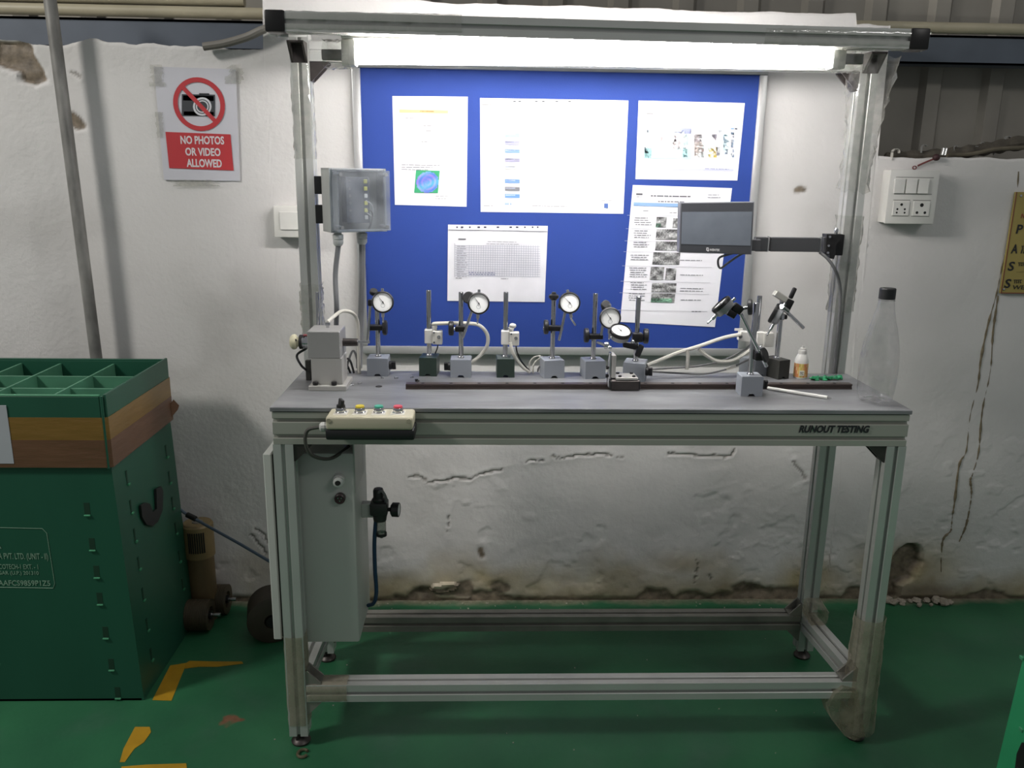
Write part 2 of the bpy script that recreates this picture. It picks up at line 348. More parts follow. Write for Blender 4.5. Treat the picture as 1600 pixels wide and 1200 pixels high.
f1 = mix(mr2.outputs[0], f1, ramp(noise(50), .3, .7, '6f6653', '9b9080'))
vd = N.new('ShaderNodeVectorMath'); vd.operation = 'DISTANCE'; vd.inputs[1].default_value = T(360, 1126, 0); nv = N.new('ShaderNodeTexNoise'); nv.inputs['Scale'].default_value = 25; L.new(tc.outputs['Object'], nv.inputs['Vector'])
av = N.new('ShaderNodeVectorMath'); av.operation = 'MULTIPLY_ADD'; av.inputs[1].default_value = (.06, .06, 0); L.new(nv.outputs['Color'], av.inputs[0]); L.new(tc.outputs['Object'], av.inputs[2]); sb = N.new('ShaderNodeVectorMath'); sb.operation = 'SUBTRACT'; sb.inputs[1].default_value = (.03, .03, 0); L.new(av.outputs[0], sb.inputs[0]); L.new(sb.outputs[0], vd.inputs[0])
mr3 = N.new('ShaderNodeMapRange'); mr3.inputs['From Min'].default_value = .026; mr3.inputs['From Max'].default_value = .016; L.new(vd.outputs['Value'], mr3.inputs['Value']); f1 = mix(mr3.outputs[0], f1, ramp(noise(50), .3, .7, '6e4c38', '84604a'))
L.new(f1, pb.inputs['Base Color']); pb.inputs['Roughness'].default_value = .42; pb.inputs['Specular IOR Level'].default_value = .35
bp = N.new('ShaderNodeBump'); bp.inputs['Strength'].default_value = .25; bp.inputs['Distance'].default_value = .003; L.new(noise(45, 8), bp.inputs['Height']); L.new(bp.outputs[0], pb.inputs['Normal'])
struct('floor', B().span((-4, -4, -.06), (4, YW+.2, 0)), fm)
# metal cladding behind the wall, in ribbed sheets
b = B(); pr = []
x = -3.2
while x < 3.2: pr += [(x, 0), (x+.125, 0), (x+.14, .022), (x+.185, .022)]; x += .2
CLAD = M('dull_cladding', '8a867d', .55, .35, .12, 5)
for (xa, za), (xb, zb) in zip(pr, pr[1:]): b.quad([(xa, 1.0-za-.02, 1.2), (xb, 1.0-zb-.02, 1.2), (xb, 1.0-zb-.02, 2.7), (xa, 1.0-za-.02, 2.7)])
struct('wall_upper', b, CLAD)
# steel channel and pipes that run along the cladding
BEAM = M('blue_grey_paint', '535b66', .5, .1, .12, 8); PIPE = M('cream_pipe', 'a59d86', .5, 0, .1, 8)
yb = .86; zt, zb_ = P(200, 22, yb).z, P(200, 71, yb).z; zt2, zb2 = P(1520, 62, yb).z, P(1520, 107, yb).z
z0, z1 = (zb_+zb2)/2, (zt+zt2)/2
b = B().span((-3.2, yb, z0), (3.2, yb+.008, z1), .001); b.span((-3.2, yb, z1-.008), (3.2, yb+.06, z1), .001); b.span((-3.2, yb, z0), (3.2, yb+.06, z0+.008), .001)
struct('trim_1', b, BEAM)
b = B(); b.cyl((-3.2, .85, z1+.018), (3.2, .85, z1+.018), .016, n=14); struct('trim_2', b, PIPE)
b = B(); b.cyl((-3.2, .87, z1+.054), (-.95, .87, z1+.054), .016, n=14); struct('trim_3', b, PIPE)

# ================================================================== WORKBENCH
A = .718; q = .045
bench = thing('workbench', 'long aluminium profile workbench with grey steel top and lettered front beam', 'workbench', (0, .2, 0))
TOPM = M('worn_steel_top', '7f8082', .42, .25, .34, 9, .12, 60, stretch=(.5, 1.6, 1))
add('tabletop', B().span((-.7195, -.003, .8565), (.7195, .352, H), .0012), TOPM, bench)
b = B().profile((-.716, .0225, .8175), (.716, .0225, .8175), q, .074, (0, 0, 1), 1, 2); apron = add('front_beam', b, APR, bench)
b = B().profile((-.672, .3885, .8175), (.672, .3885, .8175), q, .074, (0, 0, 1), 1, 2); add('rear_beam', b, APR, bench)
for s in (-1, 1): add('side_beam', B().profile((s*(A-.0225), .046, .8175), (s*(A-.0225), .365, .8175), q, .074, (0, 0, 1), 1, 2), APR, bench)
for s in (-1, 1):
    lg = add('front_leg', B().profile((s*(A-.0225), .0225, .03), (s*(A-.0225), .0225, .780), q, q, (0, 1, 0)), ALU, bench)
    add('foot_pad', B().lathe([(0, 0), (.022, 0), (.024, .006), (.018, .014), (.008, .018), (.008, .032), (0, .032)], (s*(A-.0225), .0225, 0)), DSTEEL, lg)
    lg = add('rear_post', B().profile((s*(A-.0225), .3885, .03), (s*(A-.0225), .3885, 1.686), q, q, (0, 1, 0)), ALU, bench)
    add('foot_pad', B().lathe([(0, 0), (.022, 0), (.024, .006), (.018, .014), (.008, .018), (.008, .032), (0, .032)], (s*(A-.0225), .3885, 0)), DSTEEL, lg)
add('lower_front_rail', B().profile((-.672, .0225, .148), (.672, .0225, .148), q, q, (0, 0, 1)), ALU, bench)
zrr = P(900, 964, .366).z-.0225
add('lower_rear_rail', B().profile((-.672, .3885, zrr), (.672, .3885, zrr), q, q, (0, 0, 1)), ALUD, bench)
for s in (-1, 1): add('lower_side_rail', B().profile((s*(A-.0225), .046, .15), (s*(A-.0225), .365, zrr), q, q, (0, 0, 1)), ALU, bench)
# triangular corner brackets
def gusset(a, u, v, L, t):
    a, u, v = V(a), V(u), V(v); n = u.cross(v).normalized()
    b = B(); 
    for k in (-.5, .5): b.prism([a+n*(k*t-.0025), a+u*L+n*(k*t-.0025), a+u*L+v*.004+n*(k*t-.0025), a+v*L+u*.004+n*(k*t-.0025), a+v*L+n*(k*t-.0025)], n*.005)
    b.prism([a+n*-t/2, a+u*L+n*-t/2, a+u*L+v*.004-n*t/2, a+v*.004-n*t/2], n*t); b.prism([a-n*t/2, a+v*L-n*t/2, a+v*L+u*.004-n*t/2, a+u*.004-n*t/2], n*t)
    return b
for s in (-1, 1):
    xi = s*(A-q)
    for y in (.0225, .3885):
        add('corner_bracket', gusset((xi, y, .780), (-s, 0, 0), (0, 0, -1), .04, .034), DSTEEL, bench)
        z = .171 if y < .1 else zrr+.0225
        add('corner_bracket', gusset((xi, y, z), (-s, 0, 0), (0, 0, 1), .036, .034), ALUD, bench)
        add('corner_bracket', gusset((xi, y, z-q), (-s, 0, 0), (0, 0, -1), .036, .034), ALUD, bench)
# overhead frame: rear cross rail between the post tops, forward arms, front rail with its end caps
YO = .135
zl_, zr2 = P(432, 35, YO).z, P(1428, 63, YO).z; xol, xor_ = P(417, 35, YO).x, P(1445, 63, YO).x
tr = add('overhead_rail', B().profile((xol+.042, YO, zl_), (xor_-.042, YO, zr2), .04, .04, (0, 0, 1)), ALU, bench)
for x0, x1, z in ((xol, xol+.042, zl_), (xor_-.042, xor_, zr2)): add('end_cap', B().span((x0, YO-.023, z-.022), (x1, YO+.023, z+.022), .004, 2), BLACKM, tr)
add('rear_cross_rail', B().profile((-.672, .3885, 1.65), (.672, .3885, 1.65), q, q, (0, 0, 1)), ALU, bench)
for s in (-1, 1):
    add('overhead_arm', B().profile((s*(A-.0225), YO+.024, 1.672), (s*(A-.0225), .411, 1.708), .04, .04, (0, 0, 1)), ALU, bench)
    add('corner_bracket', gusset((s*(A-q), .3885, 1.627), (-s, 0, 0), (0, 0, -1), .045, .034), DSTEEL, bench); add('corner_bracket', gusset((s*(A-.0225), .366, 1.668), (0, -1, 0), (0, 0, -1), .045, .034), DSTEEL, bench)
# clear film wound round posts, rail and legs
def wrap(c0, c1, hx, hy, mat, amp=.004, n=14, rad=None):
    c0, c1 = V(c0), V(c1); d = (c1-c0).normalized(); b = B(); u, w_ = b.frame(d); rings = []; R = random.Random(int(abs(c0.x*997+c0.z*331)))
    for i in range(n+1):
        t = i/n; ring = []
        for k in range(20):
            a = 2*math.pi*k/20; ca, sa = math.cos(a), math.sin(a); k_ = 1/max(abs(ca), abs(sa))*.94 if rad is None else 1
            g = 1+ (rad(t) if rad else 0)
            ring.append(b.bm.verts.new(c0.lerp(c1, t)+u*ca*hx*k_*g+w_*sa*hy*k_*g+V((R.uniform(-amp, amp), R.uniform(-amp, amp), R.uniform(-amp, amp)))))
        rings.append(ring)
    for a, c in zip(rings, rings[1:]):
        for k in range(20): b.bm.faces.new((a[k], a[(k+1) % 20], c[(k+1) % 20], c[k]))
    return b
xc = A-.0225
add('film_wrap', wrap((-xc, .3885, .93), (-xc, .3885, 1.09), .028, .028, FILM, .003, 22), FILM, bench, smooth=80)
add('film_wrap', wrap((-xc, .3885, 1.40), (-xc, .3885, 1.66), .026, .026, FILM, .002, 18), FILM, bench, smooth=80)
add('film_wrap', wrap((xc, .3885, 1.03), (xc, .3885, 1.28), .03, .03, FILM, .003, 22), FILM, bench, smooth=80)
add('film_wrap', wrap((xc, .3885, 1.34), (xc+.008, .375, 1.66), .036, .036, FILM, .006, 20, lambda t: .0+.75*t*t), FILM, bench, smooth=80)
for a, c in (((xol, YO, zl_), (-.3, YO, zl_)), ((.35, YO, zr2), (xor_, YO, zr2))): add('film_wrap', wrap(a, c, .0225, .0225, FILM, .0008, 30), FILM, bench, smooth=80)
add('dusty_film_wrap', wrap((xc, .0225, .03), (xc, .0225, .34), .033, .033, FILMD, .002, 16, lambda t: .1+.2*(1-t)), FILMD, bench, smooth=80)
b = B(); pts = [P(x, y, -.012) for x, y in ((1318, 1075), (1340, 1080), (1352, 1150), (1335, 1157), (1320, 1150), (1300, 1125), (1294, 1105), (1305, 1085))]; b.prism(pts, (0, .055, 0)); add('hanging_film', b, FILMD, bench, smooth=20)
add('dusty_film_wrap', wrap((-xc, .0225, .06), (-xc, .0225, .30), .0262, .0262, FILMD, .0007, 14), FILMD, bench, smooth=80)
add('dusty_film_wrap', wrap((-.672, .0225, .148), (-.575, .0225, .148), .0265, .0265, FILMD, .001, 10), FILMD, bench, smooth=80)
add('dusty_film_wrap', wrap((xc, .30, .176), (xc, .36, .182), .0265, .0265, FILMD, .001, 8), FILMD, bench, smooth=80)
INK = M('black_ink', '1e2024', .5)
p0 = P(1248, 676, -.0016); p1 = P(1358, 677, -.0016)
text('front_lettering', 'RUNOUT TESTING', INK, bench, p0, (1, 0, 0), (0, 0, 1), P(1300, 665, 0).z-P(1300, 676.5, 0).z, p1.x-p0.x, .22, .034, label='black italic lettering on the front beam')

# ---- tube light
YL = .175; tA, tB = P(557, 86, YL), P(1296, 91, YL); zt0 = (tA.z+tB.z)/2
lampt = thing('tube_light', 'white batten tube light glowing under the overhead rail of the workbench', 'lamp', (0, YL, zt0-.02))
add('batten', B().span((tA.x-.03, YL-.022, zt0+.024), (tB.x+.03, YL+.022, zt0+.044), .004, 2), WHITEP, lampt)
LM = M('lit_tube', 'fffcfa', .4, emit=LAMP)
add('tube', B().cyl((tA.x, YL, tA.z), (tB.x, YL, tB.z), .0195, n=20, ch=.004), LM, lampt)
for x, sg_, z in ((tA.x, -1, tA.z), (tB.x, 1, tB.z)):
    add('lamp_holder', B().span((x, YL-.022, z-.024), (x+sg_*.03, YL+.022, z+.03), .004, 2), WHITEP, lampt)
    add('end_bar', B().span((x+sg_*.03, YL-.008, z-.012), (x+sg_*.075, YL+.008, z+.010), .002), ALUD, lampt)
    add('end_tape', wrap((x+sg_*.012, YL, z), (x+sg_*.07, YL, z), .03, .03, FILM, .003, 8), FILM, lampt, smooth=80)

# ================================================================== NOTICE BOARD
yb_ = YW-.022
bx0, bx1 = -.6216, .5506; bz0, bz1 = .838, 1.675
nb = thing('notice_board', 'blue felt notice board with thin aluminium frame on white wall', 'notice board', ((bx0+bx1)/2, YW-.012, bz0))
FELT = M('blue_felt', '1e3d8c', .75, 0, .06, 4, .1, 300)
add('felt_panel', B().span((bx0+.02, yb_, bz0+.02), (bx1-.02, YW-.006, bz1-.02)), FELT, nb)
fr = M('bright_aluminium', 'bcbcbb', .35, .45, .05)
for a, c in (((bx0, yb_-.006, bz0), (bx1, YW-.004, bz0+.024)), ((bx0, yb_-.006, bz1-.024), (bx1, YW-.004, bz1)), ((bx0, yb_-.006, bz0+.024), (bx0+.024, YW-.004, bz1-.024)), ((bx1-.024, yb_-.006, bz0+.024), (bx1, YW-.004, bz1-.024))):
    add('frame_bar', B().span(a, c, .003, 2), fr, nb)
YP = yb_-.0022
def sheet(name, label, corners, mat=PAPER, Y=YP, cat='poster', group=None, thick=.0016, wave=True):
    t = thing(name, label, cat, P(*corners[3], Y), group)
    pts = [P(x, y, Y) for x, y in corners]; b = B(); n = 16; g = []
    R = random.Random(int(corners[0][0]))
    ph = R.uniform(0, 6)
    for s in (0, 1):
        for i in range(n+1):
            for j in range(n+1):
                u, v = i/n, j/n; p = pts[0].lerp(pts[1], u).lerp(pts[3].lerp(pts[2], u), v)
                wv = .0009*math.sin(u*7+ph+v*3)*math.sin(v*6+ph)-.0006 if wave else 0
                g.append(b.bm.verts.new(p+V((0, (thick if s else 0)+(max(wv, -.0012)*.7 if not s else 0)+.0006, 0))))
    K = (n+1)**2
    for i in range(n):
        for j in range(n):
            a = i*(n+1)+j; q_ = (a, a+n+1, a+n+2, a+1); b.bm.faces.new([g[k] for k in q_]); b.bm.faces.new([g[K+k] for k in q_[::-1]])
    for ring in ([i*(n+1) for i in range(n+1)], [i*(n+1)+n for i in range(n+1)], list(range(n+1)), [n*(n+1)+j for j in range(n+1)]):
        for a, c in zip(ring, ring[1:]): b.bm.faces.new((g[a], g[c], g[K+c], g[K+a]))
    add('paper', b, mat, t, smooth=50); return t
class Ink(B):
    def __init__(s, Y): super().__init__(); s.Y = Y
    def r(s, x0, y0, x1, y1, col, sl=.018, vs=None):
        k = 0 if vs is None else vs; y_ = s.Y
        s.quad([P(x0, y0, y_), P(x1, y0+sl*(x1-x0), y_), P(x1+k*(y1-y0), y1+sl*(x1-x0), y_), P(x0+k*(y1-y0), y1, y_)], col); return s
    def pix(s, x0, y0, x1, y1, nx, ny, fn, sl=.018, vs=-.08):
        dx, dy = (x1-x0)/nx, (y1-y0)/ny
        for i in range(nx):
            for j in range(ny):
                xa = x0+i*dx+vs*j*dy; ya = y0+j*dy+sl*i*dx; s.r(xa, ya, xa+dx+.1, ya+dy+.1, fn(i/nx, j/ny), sl, vs)
    def lines(s, x0, y0, x1, n, dy, col, h=1.1, rag=.3, seg=5, R=random):
        for k in range(n):
            x = x0+R.uniform(0, 2)
            xe = x1-R.random()*rag*(x1-x0)
            while x < xe-1:
                wd = R.uniform(2, seg*2.2); s.r(x, y0+k*dy+(x-x0)*.018, min(x+wd, xe), y0+k*dy+h+(x-x0)*.018, col); x += wd+1.2
YI = YP-.0016
def g_(v): v = max(0, min(1, v)); return (v, v, v)
# 1 upper left sheet
s1 = sheet('notice_sheet', 'white notice with orange heading bar and blue round diagram, left on board', [(613, 150), (731, 151), (729, 323), (617, 320)])
k = Ink(YI); k.r(624, 171, 700, 176, 'f3cf8d'); k.r(656, 173, 678, 174.5, '8c7040'); k.lines(624, 178, 660, 1, 3, 'c9b6b0'); k.lines(632, 184, 665, 1, 3, '9a9a9a'); k.lines(660, 196, 678, 1, 3, '8a8a8a'); k.lines(664, 204, 680, 1, 3, '8a8a8a'); k.lines(658, 221, 672, 1, 3, '8a8a8a'); k.lines(626, 257, 690, 3, 3.6, '77777c', .9)
k.pix(650, 266, 687, 301, 22, 22, lambda u, v: (.42+.16*math.sin(math.hypot(u-.5, v-.5)*34)*math.sin(u*5+1)+random.uniform(-.04, .04), .55+.1*math.sin(v*9+u*4), .80) if math.hypot(u-.5, v-.5) < .47 else (.2, .62, .42)); k.lines(680, 306, 700, 2, 4, 'a8a8aa')
add('print', k, PRINT, s1, smooth=None, kind='stuff')
# 2 wide sheet
s2 = sheet('process_chart', 'large white landscape chart with a column of small blue picture strips', [(750, 153), (982, 157), (974, 334), (751, 331)])
k = Ink(YI)
for y, c in zip((208, 220, 233, 247, 259, 268, 280, 292, 303), ('9db3d8', 'a3a3bb', '7f9cd6', '9a98ae', 'c3c4c0', 'd6dae6', '6f93dd', '77777e', '6a93cc')): k.r(789, y, 812, y+6, c); k.r(790, y+1, 805, y+2.5, 'c6d2ea')
k.r(757, 180, 785, 185, 'bfe3e2'); k.r(785, 182, 960, 186, 'dff0f2'); k.lines(828, 183, 890, 1, 3, '8fb5c6', 1.2); k.lines(752, 163, 800, 1, 3, '6b6b6b', 1); k.lines(760, 171, 770, 1, 3, '9a9a9a', 1)
for x in (802, 810, 836, 847, 868, 888): k.r(x, 157.5, x+4, 159.5, '4c4c50')
k.lines(787, 317, 800, 1, 3, '9fb6d8', 3); k.lines(754, 321, 776, 1, 3, '9a9a9a', 1); k.lines(830, 321, 900, 1, 3, 'a6a6a8', 1); k.r(944, 318, 950, 325, '4c69a8'); k.lines(938, 313, 960, 1, 3, '9a9a9a', .8)
add('print', k, PRINT, s2, smooth=None, kind='stuff')
# 3 upper right sheet, a group photo
s3 = sheet('photo_notice', 'white landscape notice with photo of people, upper right on board', [(998, 157), (1164, 161), (1152, 282), (993, 280)])
k = Ink(YI)
k.r(1010, 177, 1021, 178.6, '77777a')
k.pix(1006, 200, 1152, 247, 30, 12, lambda u, v: (.93-.05*math.sin(u*31), .96, .97) if v < .6 or u > .5 else (.72, .92, .92)); k.r(1042, 205, 1066, 207, '8fa4d4'); k.r(1062, 200, 1080, 209, 'aab0dc')
k.r(1007, 229, 1018, 247, '6c7488'); k.r(1010, 203, 1014, 207, '555a66'); k.r(1032, 215, 1038, 223, 'd9a2a6'); k.r(1051, 212, 1057, 232, 'b58f92'); k.r(1058, 216, 1064, 240, 'ece6e8'); k.r(1067, 210, 1076, 230, 'f5f8f8'); k.r(1067, 230, 1074, 246, '77808a'); k.r(1084, 210, 1097, 222, '9b8f94'); k.r(1084, 222, 1098, 246, 'e6d6d0'); k.r(1095, 225, 1100, 246, 'a89894')
k.r(1106, 222, 1120, 246, 'f0d34c'); k.r(1112, 209, 1120, 219, '8c8894'); k.r(1119, 229, 1125, 243, '8a8490'); k.r(1123, 203, 1128, 211, '9aa0a8'); k.r(1130, 208, 1140, 238, 'bcd6ea'); k.r(1142, 200, 1147, 246, '84a4c6'); k.r(1132, 230, 1137, 241, '8c98b0'); k.r(1148, 200, 1152, 204, '5c6470')
k.r(1028, 262, 1146, 265, 'c9cbe6'); k.lines(1100, 263, 1146, 1, 3, '8288a8', 1.4); k.lines(1080, 255, 1095, 1, 2, 'bababa', .8)
add('print', k, PRINT, s3, smooth=None, kind='stuff')
# 4 lower form in its punched sleeve
s4 = sheet('record_form', 'white landscape grid form in a punched plastic sleeve, low centre of board', [(700, 351), (856, 353), (851, 472), (699, 470)])
k = Ink(YI)
k.r(701, 358.5, 855, 359.5, '8a8a90')
for x in (713, 720, 733, 746, 756, 776, 796, 806, 819, 831, 839): k.r(x, 353.8, x+(4 if x % 2 == 0 else 2.4), 356.2, '3c3f52')
k.r(716, 372.5, 728, 374.5, '6b6b70'); k.lines(760, 377, 815, 2, 3.5, 'a2a2a8', .9); k.r(710, 380, 711, 433, 'bdbdc4')
for i in range(30): k.r(733+i*3.7, 383, 733.6+i*3.7, 432, 'b9bac6', 0, -.015)
for j in range(14): k.r(711, 383+j*3.6, 844, 383.6+j*3.6, 'b9bac6'); k.lines(713, 384.5+j*3.6, 731, 1, 3, '9a9aa2', .8)
k.lines(732, 425, 775, 2, 3, '6a6f96', 1.1, .05, 2); k.lines(712, 434, 725, 1, 3, '86868c', 1); k.lines(782, 435, 795, 1, 3, '86868c', 1)
add('print', k, PRINT, s4, smooth=None, kind='stuff')
add('sleeve', B().prism([P(x, y, YI-.0006) for x, y in ((699, 350), (857, 352), (852, 473), (698, 471))], (0, -.0003, 0)), clear('sleeve_film', 'ffffff', .01, .05, .1, 20), s4)
# 5 work instruction behind the touch panel
s5 = sheet('work_instruction', 'tall white instruction sheet with grey photos, partly behind touch panel', [(989, 289), (1144, 294), (1117, 511), (969, 503)])
k = Ink(YI); VS = -.1
k.r(994, 302, 1004, 304.5, '55565e'); k.lines(994, 307, 1004, 1, 2, '88888e', 1); k.lines(1016, 305, 1080, 1, 3, '6a6a70', 2, .1); k.lines(1028, 314, 1070, 1, 3, '6a6a70', 1.6, .1); k.lines(1105, 304, 1126, 2, 4, '8a8a90', .9); k.r(990, 316, 1110, 321.5, '88a9d2', .03)
k.lines(1004, 329, 1015, 1, 2, '77777c', 1); k.lines(1046, 332, 1060, 1, 2, '77777c', 1)
def photo(x0, y0, x1, y1, sd, gr=0):
    R = random.Random(sd); a, b2, c2 = R.uniform(3, 9), R.uniform(3, 9), R.uniform(0, 5)
    def fn(u, v):
        t = .52+.22*math.sin(a*u+c2)*math.cos(b2*v)+R.uniform(-.13, .13)
        return (t*.75, t*1.02, t*.86) if gr and v > .55 and u < gr else g_(t)
    k.pix(x0, y0, x1, y1, int((x1-x0)/1.8), int((y1-y0)/1.8), fn, .018, VS)
photo(1026, 339, 1042, 355, 1, .5); photo(1052, 341, 1064, 356, 2); photo(1026, 358, 1066, 374, 3); photo(1025, 377, 1066, 391, 4); photo(1021, 394, 1063, 413, 5); photo(1017, 417, 1038, 437, 6); photo(1041, 419, 1057, 437, 7); photo(1019, 442, 1057, 456, 8); photo(1018, 458, 1055, 472, 9, .9)
for x, y, xe, n in ((991, 340, 1020, 4), (990, 360, 1018, 4), (989, 378, 1016, 3), (985, 398, 1014, 3), (983, 418, 1013, 5), (985, 441, 1012, 4), (981, 458, 1010, 4)): k.lines(x, y, xe, n, 3.4, '77777d', 1, .25, 4)
for y in (406, 429, 450, 468): k.lines(1062, y, 1100, 1 if y != 450 else 2, 4, '84848a', 1, .1, 4)
for y in (336, 357, 376, 393, 415, 439, 457, 484): k.r(980-(y-336)*.1, y, 1120-(y-336)*.1, y+.5, 'b6b6bc')
k.lines(1080, 486, 1100, 1, 3, '6e6e78', 1.2)
add('print', k, PRINT, s5, smooth=None, kind='stuff')

# ================================================================== NO PHOTOS SIGN
YS = YW-.006
sg = sheet('warning_sign', 'white paper sign with red crossed camera and red NO PHOTOS panel', [(240, 104), (368, 108), (375, 283), (256, 281)], M('sign_paper', 'c9c8cf', .5, 0, .03), YS, 'sign', thick=.001, wave=False)
RED = M('red_print', 'b8353a', .5, 0, .04); WH = M('white_print', 'd8d4d6', .5, 0, .02); GK = M('grey_black_print', '3a3c40', .5)
yy = YS-.0008
add('red_panel', B().prism([P(x, y, yy) for x, y in ((258.5, 206), (360, 210), (365, 266.5), (264.5, 262.6))], (0, -.0003, 0)), RED, sg)
c0 = P(311, 163, yy-.0006); ro = P(351.5, 163, yy).x-c0.x
b = B(); n = 40; vo = [b.bm.verts.new(c0+V((math.cos(t)*ro, 0, math.sin(t)*ro))) for t in [2*math.pi*i/n for i in range(n)]]; vi = [b.bm.verts.new(c0+V((math.cos(t)*ro*.82, 0, math.sin(t)*ro*.82))) for t in [2*math.pi*i/n for i in range(n)]]
for i in range(n): b.bm.faces.new((vo[i], vo[(i+1) % n], vi[(i+1) % n], vi[i]))
d1 = ro*.88*.7071; b.box(c0+V((0, -.0002, 0)), (2*ro*.86, .0004, ro*.16), Matrix.Rotation(math.radians(47), 3, 'Y')); add('prohibition_ring', b, RED, sg)
k = Ink(yy-.0003)
for r in ((284, 147, 336, 181, '3a3c40'), (286, 149, 334, 157, 'c6c6cc'), (287, 174, 334, 180, 'c6c6cc'), (311, 145.5, 327, 148.5, '3a3c40')): k.r(*r)
for R_, cc in ((14.5, 'd0d0d4'), (11.5, '4a4c50'), (10, 'd0d0d4'), (8, '3a3c40')):
    b2 = [P(316+R_*math.cos(t), 166.5+R_*math.sin(t), yy-.0003-.00005*(15-R_)) for t in [2*math.pi*i/24 for i in range(24)]]; k.quad(b2, cc)
add('camera_symbol', k, PRINT, sg, smooth=None)
for s, x0, x1, y0, y1 in (('NO PHOTOS', 282.5, 350.5, 226, 213), ('OR VIDEO', 290, 345, 244.2, 231.5), ('ALLOWED', 292, 347, 262, 249)):
    a = P(x0, y0-1, yy-.0005); c = P(x1, y0, yy-.0005)
    text('sign_lettering', s, WH, sg, a, c-a, (0, 0, 1), P(x0, y1, yy).z-P(x0, y0, yy).z, (c-a).length, 0, .03, .0003)
for x, y, w2, h2 in ((246, 118, 28, 34), (366, 116, 34, 30), (249, 195, 14, 40), (300, 286, 90, 10)):
    b = B(); 
    for i in range(5):
        b.prism([P(x-w2/2+random.uniform(0, w2*.4), y-h2/2+i*h2/5, yy-.001-i*.0002), P(x+w2/2-random.uniform(0, w2*.3), y-h2/2+i*h2/5, yy-.0018), P(x+w2/2-random.uniform(0, w2*.3), y-h2/2+(i+1)*h2/5, yy-.001), P(x-w2/2+random.uniform(0, w2*.3), y-h2/2+(i+1)*h2/5, yy-.0014-i*.0002)], (0, -.0002, 0))
    add('clear_tape', b, FILM, sg, smooth=80)

# ================================================================== ON THE LEFT POST: terminal box, switch plate, cables
t0 = P(555, 312, .345)
tb = thing('terminal_box', 'grey terminal box with dusty clear cover, clamped to left post of workbench', 'junction box', (t0.x, .37, t0.z-.08))
ang = .5; Rz = rz(ang)                                              # front turned a little to the right
cx, cz = P(556, 313, .35).x, P(556, 313, .35).z
def L_(x, y, z): return V((cx, .355, cz))+Rz@V((x, y, z))
def lb(b, c, d, bev=0, seg=1): return b.box(L_(*c), d, Rz, bev, seg)
W2, H2 = .073, .077
b = B(); lb(b, (0, .042, 0), (2*W2, .003, 2*H2))
for sx_ in (-1, 1): lb(b, (sx_*(W2-.0015), .013, 0), (.003, .06, 2*H2)); lb(b, (0, .013, sx_*(H2-.0015)), (2*W2, .06, .003))
base_ = add('base', b, M('box_grey_plastic', 'b0b1ae', .45, 0, .06), tb)
b = B(); cw, ch, cdp = .134, .144, .04
for sx_ in (-1, 1): lb(b, (sx_*(cw/2-.001), -.017-cdp/2, 0), (.002, cdp, ch)); lb(b, (0, -.017-cdp/2, sx_*(ch/2-.001)), (cw, cdp, .002))
lb(b, (0, -.017-cdp, 0), (cw, .002, ch), .0006); lb(b, (0, -.018, H2-.003), (2*W2, .004, .006)); lb(b, (0, -.018, -H2+.003), (2*W2, .004, .006)); lb(b, (W2-.003, -.018, 0), (.006, .004, 2*H2)); lb(b, (-W2+.003, -.018, 0), (.006, .004, 2*H2))
add('clear_cover', b, COVER, tb)
for sx_ in (-1, 1):
    for sz in (-1, 1):
        b = B().cyl(L_(sx_*(cw/2-.009), -.016, sz*(ch/2-.009)), L_(sx_*(cw/2-.009), -.058, sz*(ch/2-.009)), .0045, n=12); add('cover_screw', b, M('screw_plastic', '7c7e80', .4), tb)
rail_ = add('terminal_strip', lb(B(), (.002, .01, 0), (.062, .034, .112), .002), M('terminal_dark', '4a4e57', .5, 0, .12), tb)
YEL = M('yellow_tag', 'd3cf6a', .5); 
for k in range(6):
    z = .046-k*.0175
    b = B(); lb(b, (.022, -.009, z), (.009, .004, .010), .001); add('terminal_clamp', b, YEL if k not in (2, 5) else M('white_tag', 'd8d8d4', .5), rail_)
    b = B().cyl(L_(-.019, -.006, z), L_(-.019, -.009, z), .003, n=10); add('terminal_screw', b, STEEL, rail_)
for k, (xa, za) in enumerate(((.03, .0), (.034, -.018), (.028, -.03))):
    add('wire', B().tube([L_(.022, -.008, za), L_(.036, -.014, za-.012), L_(.04-.003*k, -.006, za-.035), L_(.03, .0, -.07)], .0018, 6), M('wire_%d' % k, ('c8c8c4', '3a3a3a', '8a8a86')[k], .4), tb)
for y0, y1 in ((275, 303), (320, 349)):
    za, zc = P(488, y1, .37).z, P(488, y0, .37).z
    add('mounting_bracket', B().span((-.675, .366, za), (L_(-W2, .03, 0).x+.01, .384, zc), .002), BLACK, tb)
GL = M('gland_grey', 'c0c1bf', .4, 0, .05)
g1, g2 = L_(-.050, .0, -H2), L_(.020, .02, -H2)
for g_0 in (g1, g2):
    b = B().lathe([(0, 0), (.0095, 0), (.0095, -.005), (.0135, -.006), (.0135, -.017), (.0115, -.018), (.013, -.020), (.013, -.028), (.009, -.034), (0, -.034)], g_0, (0, 0, 1), 12); add('cable_gland', b, GL, tb)
CBG = M('corrugated_conduit', '77787a', .5, 0, .08)
def cable(name, label, pts, r, mat, cat='cable', group=None, rf=None, n=8):
    return add(name, B().tube(pts, rf or r, n), mat, None, label, cat, group)
e1 = g1+V((0, 0, -.033)); e2 = g2+V((0, 0, -.033))
cable('conduit', 'grey conduit hanging from left gland of the terminal box', [e1, P(524, 430, e1.y), P(526, 480, e1.y), P(525, 530, .40), P(527, 575, .41)], .0065, CBG)
cable('conduit', 'grey conduit running down along board edge from right gland of terminal box', [e2, P(566, 430, e2.y), P(564, 500, .41), P(561, 575, .41)], .0085, CBG)
pl = thing('wall_switch', 'white wall switch plate half hidden behind left post', 'switch', P(455, 370, YW-.01))
